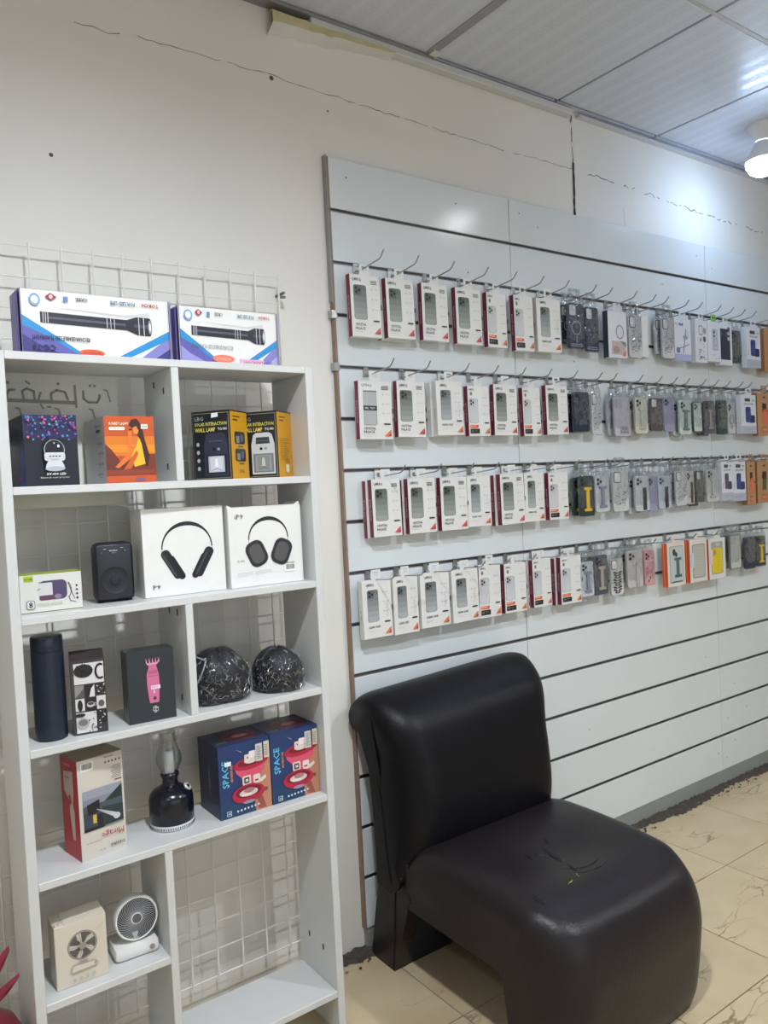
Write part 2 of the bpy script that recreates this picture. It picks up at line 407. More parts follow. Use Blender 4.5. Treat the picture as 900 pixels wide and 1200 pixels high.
for X, Z, r in ((-.159, 2.52-.012, .0065), (-.753, 2.18, .005), (.02, 2.46, .003)):
    c = MB(); c.lathe([(r, 0), (r*.3, -.001)], HOLEM, 12); o = c.obj('wall_plug', wall); o.location = (X, .0172, Z); o.rotation_euler = (PI/2, 0, 0)
PLASTER = pm('plaster_patch', (.70, .69, .66), .8, noise=.1, nscale=12, bump=.4, bscale=40)
# raised plaster strip above the crack, over the left part of the wall
other = pm('painted_wall_plain', (.66, .65, .62), .6, noise=.05, nscale=2)
struct('wall_left', MB().box(RX0-.15, RX0, RY0, .2, -.1, 2.95, other))
struct('wall_right', MB().box(RX1, RX1+.15, RY0, .2, -.1, 2.95, other))
fr = MB(); fr.box(RX0-.15, RX1+.15, RY0-.15, RY0, -.1, .5, other); fr.box(RX0-.15, RX1+.15, RY0-.15, RY0, 2.45, 2.95, other)
fr.box(RX0-.15, -2.2, RY0-.15, RY0, .5, 2.45, other); fr.box(1.6, RX1+.15, RY0-.15, RY0, .5, 2.45, other)
struct('wall_front', fr)
winm = MB()
for x in (-2.2, -.3, 1.54): winm.box(x, x+.06, RY0-.08, RY0-.02, .5, 2.45, DSTEEL)
winm.box(-2.2, 1.6, RY0-.08, RY0-.02, .5, .56, DSTEEL); winm.box(-2.2, 1.6, RY0-.08, RY0-.02, 2.39, 2.45, DSTEEL)
wf = struct('window_1', winm); MB().box(-2.15, 1.55, RY0-.055, RY0-.045, .55, 2.4, GLASS).obj('pane', wf)
# ceiling
ceil = struct('ceiling', MB().box(RX0, RX1, RY0, .2, ZC+.012, 2.95, pm('dark_ceiling_void', (.06, .06, .07), .9, noise=.1)))
CX, CPX, CY, CPY = .395, .578, -.612, .60
cp_me = MB().box(.0055, CPX-.0055, .0055, CPY-.0055, 0, .012, CEIL, .0015).mesh('ceiling_panel')
for i in range(-6, 7):
    for j in range(-7, 2):
        x = CX+i*CPX; y = CY+j*CPY
        if x > RX1 or x < RX0-.3 or y < RY0-.3: continue
        if y+CPY > .02:
            if y > 0.0: continue
            link('ceiling_panel', MB().box(.0055, CPX-.0055, .0055, .014-y, 0, .012, CEIL, .0015).mesh('ceiling_panel_cut'), ceil, (x, y, ZC))
        else: link('ceiling_panel', cp_me, ceil, (x, y, ZC))
TB = pm('grey_ceiling_rail', (.33, .33, .34), .5, .2, noise=.08)
MB().box(.366, .396, -2.4, -.02, ZC-.003, ZC+.001, TB).obj('ceiling_rail', ceil)
MB().box(-.2, 2.9, CY-.011, CY+.002, ZC-.0018, ZC+.001, pm('light_ceiling_rail', (.5, .5, .52), .5, .1, noise=.08)).obj('ceiling_rail', ceil)
MB().box(.378, .408, -.05, -.022, ZC-.007, ZC+.002, PLASTER).obj('rail_end', ceil)
# wall angle strip under the ceiling and the foam lump left of it
tr = MB(); tr.box(-.04, 1.055, -.014, .018, 2.674, 2.697, WHITE_LAM, .003); struct('trim_1', tr)
tr = MB(); tr.box(-.9, .40, -.020, .018, 2.694, 2.704, pm('grey_wall_angle', (.30, .30, .31), .45, .4, noise=.15), .001); struct('trim_2', tr)
tr = MB(); tr.box(1.10, 2.9, -.004, .018, 2.684, 2.692, pm('painted_strip', (.6, .6, .62), .5, noise=.05)); struct('trim_3', tr)
foam = MB(); FO = pm('yellowed_foam', (.62, .55, .32), .8, noise=.25, nscale=14, bump=.5, bscale=50)
rnd = random.Random(2); ring = []
N = 16
for a in range(N+1):
    t = a/N; x = -.165+t*.42; hgt = .030*(1-t)**.7+.008; zc = 2.664+.012*t-hgt*.3
    ring.append([(x, .018, zc+hgt), (x, -.012-.006*rnd.random(), zc+hgt*.6), (x, -.014-.006*rnd.random(), zc-hgt*.2+rnd.uniform(-.003, .003)), (x, .018, zc-hgt*.7+rnd.uniform(-.004, .004))])
for a in range(N):
    for b in range(3): foam.face([ring[a][b], ring[a+1][b], ring[a+1][b+1], ring[a][b+1]], FO if b < 2 else PLASTER)
foam.weld = True
tag(foam.obj('foam_filler', None, 50), 'yellowed foam filler strip bulging out under the ceiling edge, upper middle', 'foam filler')
# grey painted skirting under the slatted board, then broken mortar at the floor edge
struct('baseboard_back', MB().box(.0, RX1, .004, .018, 0, .070, pm('grey_skirting_paint', (.27, .29, .28), .5, noise=.15, nscale=8)))
mort = MB(); mort.weld = True; MO = pm('broken_mortar', (.075, .062, .052), .95, noise=.6, nscale=60, bump=.8, bscale=90)
rnd = random.Random(11); cols = []
x = -.22
while x < RX1-.02:
    fw = .030+.016*math.sin(x*9)+rnd.uniform(-.007, .009)
    cols.append([(x, .0175, .016+rnd.uniform(-.004, .006)), (x, .0175-.018, .012+rnd.uniform(-.004, .006)), (x, .0175-.018-fw*.45, .007+rnd.uniform(-.003, .006)), (x, .0175-.018-fw, .0006)])
    x += rnd.uniform(.008, .014)
for a, b in zip(cols[:-1], cols[1:]):
    for k in range(3): mort.face([a[k], b[k], b[k+1], a[k+1]], MO)
tag(mort.obj('mortar_rubble', floor), kind='stuff')
CHIP = pm('grey_chip', (.25, .23, .20), .9, noise=.2)
chips = MB()
for k in range(260):
    x = rnd.uniform(-.2, 2.9); y = rnd.uniform(-.055, .0); r = rnd.uniform(.002, .005)
    bm = bmesh.new(); bmesh.ops.create_icosphere(bm, subdivisions=1, radius=r)
    for v in bm.verts: v.co = Vector((x+v.co.x*rnd.uniform(.7, 1.5), y+v.co.y, .004+max(v.co.z*.7, -.004)))
    chips.bm(bm, rnd.choice((MO, MO, MO, CHIP)))
tag(chips.obj('mortar_chip', floor), kind='stuff')

# ================================================================== SLATTED DISPLAY BOARDS
ZT, S = 2.3218, .15
XB = [0, .7173, 1.8739, 3.031]
HOLE = pm('screw_head_dark', (.05, .05, .05), .5, .5, noise=.1)
def slat_board(x0, x1, label, first):
    t = thing('slatwall_board', label, 'display board', (x0, 0, ZT-15*S), 0, None)
    W = x1-x0
    back = MB().box(.001, W-.001, .011, .0172, 0, 15*S, GROOVE); back.obj('backing_sheet', t)
    for k in range(15):
        z1 = 15*S-k*S-(0 if k == 0 else .0055); z0 = 15*S-(k+1)*S+(0 if k == 14 else .0055)
        MB().box(.0014, W-.0014, 0, .0105, z0, z1, SLAT, .0012).obj('plank', t)
        if k:
            zc = 15*S-k*S; g = MB(); x00 = -.006 if first else .0
            g.box(x00, W, .0025, .0108, zc-.0055, zc-.0035, CHROME); g.box(x00, W, .0025, .0108, zc+.0042, zc+.0055, CHROME)
            g.box(x00, W, .009, .0109, zc-.0035, zc+.0042, DSTEEL)
            g.obj('groove_rail', t)
    if first:
        MB().box(-.0065, 0, .0, .0172, 0, 15*S, EDGE).obj('edge_strip', t)
        MB().box(-.0095, -.0060, -.0015, .017, 11.9*S+.05, 15*S+.003, pm('grey_edge_strip', (.30, .29, .28), .5, .3, noise=.1)).obj('edge_cap', t)
        for k in (3, 4):
            MB().box(-.016, .004, -.003, .016, 15*S-k*S-.012, 15*S-k*S+.012, CHROME, .001).obj('rail_bracket', t)
    rnd = random.Random(int(x0*10)+3)
    for (dx, dz) in ([(.06, 15*S-.05), (.48, 15*S-.055), (.52, 13.2*S)] if first else [(.05, 15*S-.04), (.14, 15*S-.075), (.85, 13.7*S), (.30, 11.45*S), (W-.03, .08), (W-.10, 3.4*S), (.30, 2.45*S), (W-.06, 15*S-.05)] if x0 < 1 else [(.05, 15*S-.09), (.10, .11), (.03, .05), (.11, 2.4*S), (.2, 1.6*S), (.05, 1.45*S)]):
        c = MB(); c.lathe([(.0028, 0), (.0012, -.0006)], HOLE, 8); o = c.obj('screw', t, loc=(dx, -.0001, dz)); o.rotation_euler = (PI/2, 0, 0)
    return t
slat_board(XB[0], XB[1], 'white slatted display board at the left end with brown side edge', True)
slat_board(XB[1], XB[2], 'wide middle white slatted display board between the two vertical joints', False)
slat_board(XB[2], XB[3], 'rightmost white slatted display board, cut by the photo edge', False)

# ================================================================== WIRE GRID PANEL ON THE WALL
gr = thing('wire_grid_panel', 'white wire grid panel on the wall behind the white shelf unit', 'wire grid', (-.195, -.02, .134))
hz = MB().tube([(-1.045, 0, 0), (0, 0, 0)], .0020, WIRE, 6).mesh('wire'); vt = MB().tube([(0, -.0036, -.008), (0, -.0036, 1.822)], .0023, WIRE, 6).mesh('wire')
for k in range(27): link('wire', hz, gr, (0, 0, k*.0698))
for k in range(16): link('wire', vt, gr, (-k*.07, 0, 0))
for x, z in ((.002, 1.775), (.002, .3)):
    s = MB(); s.tube([(0, .037, 0), (0, -.008, 0)], [.004, .004], DSTEEL, 8); s.lathe([(.009, -.012), (.007, -.008), (.0, -.008)], DSTEEL, 10); s.obj('hook_screw', gr, loc=(x+.012, 0, z))

# ================================================================== OPEN SHELF UNIT
SX0, SX1, SYF, SYB = -.951, -.236, -.2457, -.068
T = .0165
BZ = [1.6729, 1.4058, 1.1472, .8818, .6133, .3659, .1127]
su = thing('shelf_unit', 'tall white open shelf unit standing left against the wall', 'shelf', (SX0, SYF, 0))
Wd = SX1-SX0; D = SYB-SYF; P2 = .020
def lb(x0, x1, z0, z1, name, y0=0, b=.0012): return MB().box(x0, x1, y0, D, z0, z1, WHITE_LAM, b).obj(name, su)
lb(0, P2, 0, BZ[0], 'side_panel'); lb(Wd-P2, Wd, 0, BZ[0], 'side_panel')
for i, z in enumerate(BZ):
    x1 = Wd-P2 if i != 5 else (-.673-SX0)
    lb(P2+.0002, x1-.0002, z-T, z, 'shelf_board', .0006)
for xa, za, zb in ((-.596, BZ[1], BZ[0]-T), (-.594, BZ[3], BZ[2]-T), (-.673, BZ[6], BZ[4]-T)):
    lb(xa-SX0, xa-SX0+.0175, za+.0002, zb-.0002, 'divider', .0008)
slot = MB().box(-.0006, .0004, -.003, .003, -.007, .007, HOLE, .0004).mesh('cam_slot')
for x, yy, z in ((-.5965, .05, 1.61), (-.5965, .11, 1.63), (-.5965, .05, 1.44), (-.5945, .05, 1.11), (-.5945, .10, 1.11), (-.5945, .05, .915), (SX1-.0205, .06, .20), (SX1-.0205, .13, .205)):
    link('cam_slot', slot, su, (x-SX0-.0004, yy, z))

# ================================================================== SHELF GOODS
def carton(name, label, x0, y0, z0, wd, dp, ht, m, rz=0, cat='box', group=None, bev=.0012):
    """rectangular carton, origin at its front-left bottom corner"""
    t = thing(name, label, cat, (x0, y0, z0+.0003), rz, group)
    MB().box(0, wd, 0, dp, 0, ht, m, bev).obj('carton', t); return t
def FR(wd, ht): return Print((0, 0, 0), (1, 0, 0), (0, 0, 1))
def LS(dp): return Print((0, dp, 0), (0, -1, 0), (0, 0, 1))
def RS(wd): return Print((wd, 0, 0), (0, 1, 0), (0, 0, 1))
def TP_(ht): return Print((0, 0, ht), (1, 0, 0), (0, 1, 0))

# --- flashlight boxes, standing upside down on the top board
def flashlight_box(x0, y0, wd, ht, label, small):
    t = carton('flashlight_box', label, x0, y0, BZ[0], wd/1000, .065, ht/1000, CARD, cat='box')
    p = FR(wd, ht); W_, H_ = wd, ht
    NAVY = (58, 56, 120); SKY = (40, 140, 200)
    p.poly([(2, 2), (2, H_*.54), (W_*.18, H_*.28), (W_*.36, 2)], (96, 92, 168))
    p.poly([(2, H_*.44), (2, H_*.60), (W_*.2, H_*.32), (W_*.40, 2), (W_*.36, 2), (W_*.17, H_*.28)], SKY)
    p.poly([(2, 2), (2, H_*.30), (W_*.10, H_*.16), (W_*.25, 2)], (150, 146, 205) if small else NAVY)
    p.poly([(W_-2, 2), (W_-2, H_*.40), (W_*.78, 2)], (130, 128, 190)); p.poly([(W_-2, H_*.36), (W_-2, H_*.50), (W_*.62, 2), (W_*.70, 2)], SKY)
    p.poly([(W_-2, 2), (W_-2, H_*.20), (W_*.88, 2)], (170, 168, 215) if small else NAVY)
    yb = H_*.56; r = H_*.085
    # faint shadow of the torch above it
    p.poly([(W_*.16, H_*.75), (W_*.68, H_*.71), (W_*.85, H_*.78), (W_*.85, H_*.66), (W_*.6, H_*.69)], (205, 205, 208))
    BLK = (34, 34, 46); LT = (150, 152, 160)
    def shear(x): return H_*.56-(x-W_*.5)*.02
    def seg(xa, xb, ra, rb, c): p.poly([(W_*xa, shear(W_*xa)-ra), (W_*xb, shear(W_*xb)-rb), (W_*xb, shear(W_*xb)+rb), (W_*xa, shear(W_*xa)+ra)], c)
    seg(.12, .70, r, r, BLK); seg(.69, .76, r, r*1.75, BLK); seg(.76, .85, r*1.75, r*1.75, BLK); p.ell(W_*.85, shear(W_*.85), W_*.018, r*1.75, BLK)
    p.ell(W_*.853, shear(W_*.853), W_*.013, r*1.35, LT); p.ell(W_*.853, shear(W_*.853), W_*.007, r*.8, (225, 225, 220))
    seg(.16, .68, r*.22, r*.22, (84, 86, 100)); seg(.74, .84, r*.3, r*.4, (70, 72, 86))
    for q in (.135, .15, .165, .55, .575, .60): seg(q, q+.005, r, r, (196, 198, 204))
    for q in (.77, .805): seg(q, q+.006, r*1.75, r*1.75, (200, 202, 208))
    if not small:
        p.text('RECHARGEABLE LED FLASHLIGHT', W_*.06, H_*.225, W_*.37, H_*.07, (40, 40, 60), True, 180)
        p.text('CC-70', W_*.06, H_*.055, W_*.15, H_*.10, (30, 30, 60), True, 180)
        p.ell(W_*.44, H_*.055, W_*.085, H_*.06, (214, 90, 60)); p.text('WATERPROOF', W_*.38, H_*.035, W_*.12, H_*.04, (150, 30, 30), False, 180)
    else:
        p.text('RECHARGEABLE LED FLASHLIGHT', W_*.10, H_*.26, W_*.42, H_*.07, (110, 110, 125), False, 180)
        p.ell(W_*.42, H_*.09, W_*.11, H_*.07, (240, 120, 95)); p.text('WATERPROOF', W_*.35, H_*.065, W_*.14, H_*.045, (250, 200, 180), False, 180)
        p.rect(W_*.58, 3, W_*.84, H_*.10, (226, 170, 196)); p.text('LED FLASHLIGHT', W_*.62, H_*.02, W_*.3, H_*.05, (60, 60, 110), False, 180)
    p.ell(W_*.09, H_*.84, W_*.034 if not small else W_*.042, H_*.095, (120, 165, 205)); p.ell(W_*.09, H_*.84, W_*.022 if not small else W_*.027, H_*.062, (232, 238, 240))
    p.poly([(W_*.155, H_*.90), (W_*.19, H_*.96), (W_*.23, H_*.90), (W_*.19, H_*.84)], (150, 40, 52)); p.ell(W_*.192, H_*.90, W_*.012, H_*.035, (225, 190, 190))
    p.rect(W_*.27, H_*.84, W_*.30, H_*.92, (90, 130, 180)); p.text('CREE', W_*.35, H_*.87, W_*.08, H_*.05, (50, 60, 80), True, 180)
    p.text('FOR LED LIFE', W_*.58, H_*.86, W_*.17, H_*.065, (20, 110, 140), True, 180); p.text('TORCH', W_*.80, H_*.87, W_*.12, H_*.06, (170, 30, 50), True, 180)
    p.rect(0, 0, 1.2, H_, (60, 50, 110)); p.rect(W_-3, 0, W_, H_, (72, 60, 110)); p.rect(W_-1.6, 0, W_-.6, H_, (190, 180, 215))
    p.obj('front_print', t)
    l = LS(.065); l.rect(0, 0, 65, H_, (74, 66, 128)); l.poly([(20, 0), (45, 0), (58, H_), (40, H_)], (160, 160, 205)); l.rect(60, 0, 65, H_, (36, 30, 70)); l.obj('side_print', t)
    r_ = RS(wd/1000); r_.rect(0, 0, 65, H_, (74, 66, 128)); r_.obj('side_print', t)
    # loosely tucked end flaps bulging past the left end
    f = MB(); f.box(-.0062, -.0022, .004, .060, .004, ht/1000-.004, ink((88, 80, 146)), .0015); f.obj('end_flap', t)
    f = MB(); f.box(wd/1000+.0022, wd/1000+.0055, .002, .05, .003, ht/1000-.004, ink((120, 112, 170)), .0015); f.obj('end_flap', t)
    return t
flashlight_box(-.892, -.222, 308, 130, 'long white and purple flashlight box with black torch, left on top of the shelf', False)
flashlight_box(-.563, -.222, 247, 126, 'shorter white and blue flashlight box, right on top of the shelf', True)

# --- star projector box
t = carton('star_projector_box', 'dark blue star projector box with a starry top, top shelf far left', -.902, -.225, BZ[1], .104, .14, .144, pm('navy_carton', s2l((22, 26, 44)), .3, noise=.1), cat='box')
p = FR(104, 144); p.rect(0, 0, 104, 144, (21, 26, 38)); p.rect(0, 96, 104, 144, (34, 34, 78)); rnd = random.Random(5)
for k in range(95):
    x = rnd.uniform(4, 100); y = 144-abs(rnd.gauss(0, 22))-3
    if y < 88: continue
    c = rnd.choice([(80, 130, 200), (90, 170, 190), (210, 80, 130), (120, 80, 170), (60, 100, 190), (230, 110, 130)]); r = rnd.uniform(1.4, 3.8)
    a0 = rnd.random()*6; p.poly([(x+math.cos(a0+i*PI/5)*(r if i % 2 == 0 else r*.42), y+math.sin(a0+i*PI/5)*(r if i % 2 == 0 else r*.42)) for i in range(10)], c)
G = (206, 210, 216)
p.poly([(36, 33), (38, 42), (43, 52), (67, 52), (72, 42), (74, 33)], G); p.ell(55, 34, 19, 5, (176, 182, 190)); p.rrect(35, 50, 75, 66, 5, G)
p.ell(55, 72, 20, 21, (170, 176, 186), 28); p.ell(55, 73, 18.5, 19, (18, 20, 30), 28); p.rrect(35, 54, 75, 67, 5, G); p.ell(63, 80, 2.5, 3, (235, 240, 245)); p.ell(55, 86, 1.4, 1.8, (190, 195, 200))
for i in range(4): p.rect(44+i*6, 58, 48+i*6, 60.5, (70, 74, 84), i > 0)
p.text('XY-890 LED', 37, 21, 38, 5, (240, 240, 240), True); p.text('Bluetooth music projector', 26, 14, 56, 4.2, (225, 225, 230))
p.obj('front_print', t)
l = LS(.14); l.rect(0, 0, 140, 144, (26, 30, 62)); l.poly([(90, 0), (140, 0), (140, 100), (100, 60)], (34, 60, 150))
for k in range(26): x = rnd.uniform(5, 135); y = rnd.uniform(8, 138); l.ell(x, y, 1.8, 1.8, rnd.choice([(90, 100, 190), (150, 80, 150), (70, 140, 180)]), 6)
for i in range(4): l.rect(84+i*12, 14, 91+i*12, 22, (170, 60, 90), i > 0)
l.obj('side_print', t)

# --- sunset lamp box (a silhouette photo of a seated person)
t = carton('sunset_lamp_box', 'orange and white sunset lamp box, top shelf beside the dark blue box', -.742, -.225, BZ[1], .107, .15, .143, CARD, cat='box')
p = FR(107, 143); p.rect(0, 0, 107, 143, (190, 78, 34)); p.rect(0, 98, 107, 143, (196, 84, 36)); p.rect(0, 58, 107, 100, (214, 120, 32)); p.rect(0, 66, 107, 82, (226, 140, 36))
p.poly([(0, 0), (107, 0), (107, 62), (70, 60), (34, 40), (18, 62), (0, 82)], (120, 52, 34)); p.rect(0, 0, 107, 16, (196, 84, 40))
p.poly([(0, 40), (0, 84), (14, 70), (32, 44), (50, 38), (40, 16), (0, 16)], (104, 50, 40))
p.poly([(58, 136), (70, 138), (80, 124), (86, 90), (94, 60), (90, 34), (78, 40), (76, 92), (60, 116), (52, 124)], (62, 30, 28))
p.poly([(60, 118), (68, 122), (73, 112), (70, 104), (62, 106)], (232, 138, 60)); p.poly([(50, 110), (56, 120), (58, 108), (55, 72), (47, 72)], (224, 118, 46))
p.poly([(72, 98), (78, 84), (84, 40), (60, 34), (54, 60), (66, 78)], (234, 184, 50)); p.poly([(58, 80), (66, 82), (52, 52), (26, 32), (18, 34), (42, 58)], (226, 116, 44))
p.poly([(66, 70), (70, 62), (52, 30), (36, 28)], (200, 96, 40)); p.rect(52, 112, 58, 116, (46, 24, 24))
p.rect(0, 17, 107, 28, (140, 62, 40)); p.text('SUNSET LIGHT', 9, 124, 42, 6, (250, 230, 205), True); p.rrect(9, 113, 43, 120, 3, (252, 244, 230)); p.text('PROJECTION', 13, 114.7, 26, 3.6, (190, 80, 40), True)
p.rect(78, 116, 93, 126, (244, 238, 228)); p.text('30W', 80, 118, 11, 5, (130, 90, 70), True); p.rect(60, 4, 82, 10, (120, 90, 120))
p.obj('front_print', t)
l = LS(.15); l.rect(0, 0, 150, 143, (206, 206, 208)); l.text('SUNSET LIGHT', 88, 122, 46, 6, (80, 74, 72), True); l.rrect(90, 111, 122, 117, 3, (60, 56, 56))
for i in range(3):
    for j in range(4): l.rect(104+i*14-8*(j == 3), 84-j*22, 110+i*14-8*(j == 3), 90-j*22, (120, 124, 132)); l.rect(102+i*14, 80-j*22, 112+i*14, 81.2-j*22, (150, 152, 158), True)
l.obj('side_print', t)

# --- solar wall lamp boxes, turned so their yellow side shows
def wall_lamp_box(cx, cy, label, white):
    al = math.radians(52); w_, d_, h_ = .100, .088, .163
    t = thing('wall_lamp_box', label, 'box', (cx, cy, BZ[1]+.0003), -al)
    MB().box(-w_, 0, 0, d_, 0, h_, pm('black_carton', s2l((24, 26, 32)), .3, noise=.1), .001).obj('carton', t)
    p = Print((-w_, 0, 0), (1, 0, 0), (0, 0, 1)); W_, H_ = 100, 163
    p.rect(0, 0, W_, H_, (26, 31, 36)); p.rect(3, 4, 97, 4.8, (190, 180, 140)); p.rect(3, 157, 97, 157.8, (190, 180, 140)); p.rect(96, 4, 97, 158, (190, 180, 140)); p.rect(3, 4, 3.8, 158, (120, 116, 96))
    p.text('LBG', 9, 141, 22, 9, (180, 184, 180)); p.text('SOLAR INTERACTION', 8, 128, 84, 8.5, (216, 206, 100), True); p.text('WALL LAMP', 8, 114, 54, 10, (226, 214, 100), True); p.text('TG-980', 68, 116, 24, 6.5, (236, 236, 230), True)
    B = (200, 204, 206) if white else (52, 54, 72); Dk = (120, 126, 130) if white else (30, 32, 46); PN = (50, 58, 70)
    p.poly([(30, 10), (92, 10), (92, 82), (86, 106), (78, 111), (44, 111), (36, 106), (30, 82)], B); p.poly([(34, 14), (88, 14), (88, 60), (34, 60)], Dk)
    p.poly([(42, 84), (80, 84), (78, 100), (44, 100)], PN); p.rect(43, 91, 79, 92, (110, 120, 135)); p.ell(56, 72, 4, 3.6, (20, 20, 24)); p.ell(68, 72, 4, 3.4, (150, 156, 160))
    p.rect(40, 18, 82, 56, (190, 192, 200) if not white else (150, 158, 156)); p.rect(45, 20, 77, 54, (216, 216, 222) if not white else (132, 142, 138))
    p.poly([(56, 30), (66, 30), (64, 50), (58, 50)], (246, 246, 246) if not white else (196, 200, 190)); p.line([(46, 21), (61, 27), (76, 21)], 1, (90, 92, 110))
    for i in range(4): p.ell(15, 28+i*19, 4, 5, (180, 190, 186), 10)
    if not white: p.poly([(53, 146), (71, 148), (71, 158), (54, 157)], (240, 240, 240))
    p.obj('front_print', t)
    r = Print((0, 0, 0), (0, 1, 0), (0, 0, 1)); r.rect(0, 0, 88, H_, (206, 150, 30)); r.rect(0, H_-3, 88, H_, (40, 36, 30)); r.lines(14, 147, 60, 1, 5, (90, 70, 20), 3); r.lines(14, 139, 40, 1, 5, (60, 50, 20), 3)
    if not white:
        for yy in (98, 57): r.rrect(18, yy-15, 72, yy+15, 7, (40, 44, 50)); r.rect(26, yy-12, 42, yy+4, (130, 134, 120)); r.rect(48, yy-8, 60, yy+8, (84, 96, 120)); r.rect(34, yy-22, 60, yy-19, (100, 76, 20))
        r.text('USA', 34, 14, 26, 9, (90, 70, 20))
    else:
        for i in range(11): r.rect(12, 94-i*5, 12+random.Random(i).uniform(34, 62), 95.2-i*5, (120, 90, 24))
        r.text('USA', 34, 36, 30, 8, (90, 70, 20)); r.rect(38, 12, 58, 32, (226, 220, 200))
    r.obj('side_print', t)
wall_lamp_box(-.448, -.214, 'black and yellow wall lamp box showing a dark lamp, with a white sticker', False)
wall_lamp_box(-.325, -.214, 'black and yellow wall lamp box showing a white lamp, right end of the top shelf', True)

# --- second shelf
t = carton('speaker_box', 'small white speaker box with lime green top, second shelf far left', -.920, -.190, BZ[2], .119, .055, .078, CARD, -.10, cat='box')
p = FR(119, 78); p.rect(0, 0, 119, 78, (214, 214, 208)); p.rect(0, 0, 119, 1.5, (110, 118, 60)); p.rect(8, 64, 26, 76, (170, 186, 40)); p.text('BOOM', 10, 67, 14, 5, (90, 100, 20), True)
p.rrect(36, 24, 90, 64, 10, (78, 64, 100)); p.rect(34, 34, 62, 60, (206, 206, 206)); p.rect(36, 60, 62, 62, (70, 60, 92)); p.rrect(36, 24, 66, 34, 4, (96, 60, 84)); p.ell(72, 30, 7, 5, (140, 120, 150)); p.text('JP', 32, 44, 8, 5, (90, 90, 100))
p.arc(88, 42, 10, 18, 60, -60, 1.2, (40, 40, 50)); p.line([(92, 28), (96, 18), (106, 15)], 1.2, (40, 40, 50)); p.line([(92, 56), (98, 40), (104, 22)], 1, (60, 60, 80))
for i in range(4): p.ell(109, 49-i*8.6, 2.2, 2.2, (40, 40, 44), 10)
p.rrect(11, 8, 27, 26, 4, (60, 60, 66)); p.rrect(12, 9, 26, 25, 3.5, (214, 214, 208)); p.text('8', 15, 10.5, 8, 13, (50, 50, 56), True); p.text('WIRELESS SPEAKER', 30, 13, 50, 6, (176, 174, 130)); p.obj('front_print', t)
q = TP_(.078); q.rect(0, 0, 119, 55, (160, 182, 30)); q.rect(98, 2, 114, 8, (30, 30, 30)); q.obj('top_print', t)

t = thing('bluetooth_speaker', 'black portable speaker with round driver, standing on the second shelf', 'speaker', (-.765, -.172, BZ[2]+.0003), -.12)
SP = pm('black_speaker_plastic', (.012, .013, .018), .42, noise=.2, nscale=30, bump=.08, bscale=300)
MB().box(0, .084, 0, .050, .002, .131, SP, .013).obj('body', t, 40)
MB().box(.004, .080, -.0015, .003, .006, .127, pm('speaker_front_panel', (.016, .018, .026), .35, noise=.1), .0045).obj('front_panel', t, 40)
c = MB(); c.lathe([(.030, -.0005), (.0295, .0012), (.027, .0004), (.018, -.0005), (.011, .0006), (.010, .0022), (.0, .0032)], pm('speaker_driver', (.010, .011, .015), .55, noise=.1), 32)
o = c.obj('driver', t, 40, (.042, -.0022, .048)); o.rotation_euler = (PI/2, 0, 0)
for x in (.012, .072): MB().box(x-.006, x+.006, .012, .038, 0, .004, SP, .001).obj('foot', t)
p = Print((0, -.0017, 0), (1, 0, 0), (0, 0, 1)); p.text('wireless', 32, 112, 18, 3.5, (210, 210, 215), True); p.text('FM', 38, 107, 8, 2.6, (150, 150, 156)); p.rect(20, 117, 26, 118, (200, 200, 205)); p.rect(56, 118, 62, 119, (200, 200, 205)); p.rect(16, 108, 17, 112, (120, 120, 130)); p.ell(66, 112, 1, 1, (190, 190, 200), 8); p.obj('front_print', t)

def headphones(p, cx, cy, sx, cup, dark, inner):
    # band
    pts_o = []; pts_i = []
    for i in range(25):
        a = math.radians(180-180*i/24); th = 3.2+4.6*math.sin(a)**2
        pts_o.append((cx+math.cos(a)*(sx+1.5), cy+math.sin(a)*(sx*1.0+1.5))); pts_i.append((cx+math.cos(a)*(sx-1.5), cy+math.sin(a)*(sx-th)))
    for i in range(24): p.poly([pts_o[i], pts_o[i+1], pts_i[i+1], pts_i[i]], dark, i > 0)
    for s in (-1, 1):
        p.line([(cx+s*sx, cy), (cx+s*(sx+.5), cy-7)], 1.6, (150, 152, 158))
        if cup == 'thin':
            p.rrect(cx+s*38-11, cy-72, cx+s*38+11, cy+2, 10, dark, -s*.52); p.rrect(cx+s*27-8, cy-74, cx+s*27+8, cy-12, 8, (20, 21, 27), -s*.52); p.rrect(cx+s*38-8, cy-66, cx+s*38-3, cy-8, 2, (62, 64, 72), -s*.52)
        else:
            p.rrect(cx+s*33-25, cy-66, cx+s*33+25, cy-2, 19, (92, 92, 96), -s*.42)
            p.rrect(cx+s*33-23.5, cy-64.5, cx+s*33+23.5, cy-3.5, 18, dark, -s*.42)
            p.rrect(cx+s*33-17, cy-58, cx+s*33+17, cy-10, 14, inner, -s*.42)
t = carton('headphone_box', 'white headphone box showing black headphones with thin ear cups seen edge-on', -.664, -.192, BZ[2], .192, .085, .199, CARD, -.03, cat='box')
p = FR(192, 199); headphones(p, 102, 106, 59, 'thin', (30, 31, 38), None); p.text('P9', 18, 18, 17, 10, (50, 50, 54)); p.obj('front_print', t)
t = carton('headphone_box', 'white headphone box with barcode showing dark grey oval ear cups', -.464, -.208, BZ[2], .193, .085, .190, CARD, -.02, cat='box')
p = FR(193, 190); headphones(p, 102, 112, 52, 'oval', (38, 38, 42), (84, 82, 84)); p.text('iP9', 16, 163, 22, 11, (60, 60, 66)); p.text('C-42', 16, 61, 20, 5, (90, 90, 96)); p.lines(16, 34, 40, 3, 4, (176, 178, 182)); p.lines(62, 36, 44, 3, 4, (176, 178, 182)); p.barcode(142, 28, 28, 18); p.text('PRICE', 142, 47, 26, 3.4, (60, 60, 64), True)
p.obj('front_print', t)
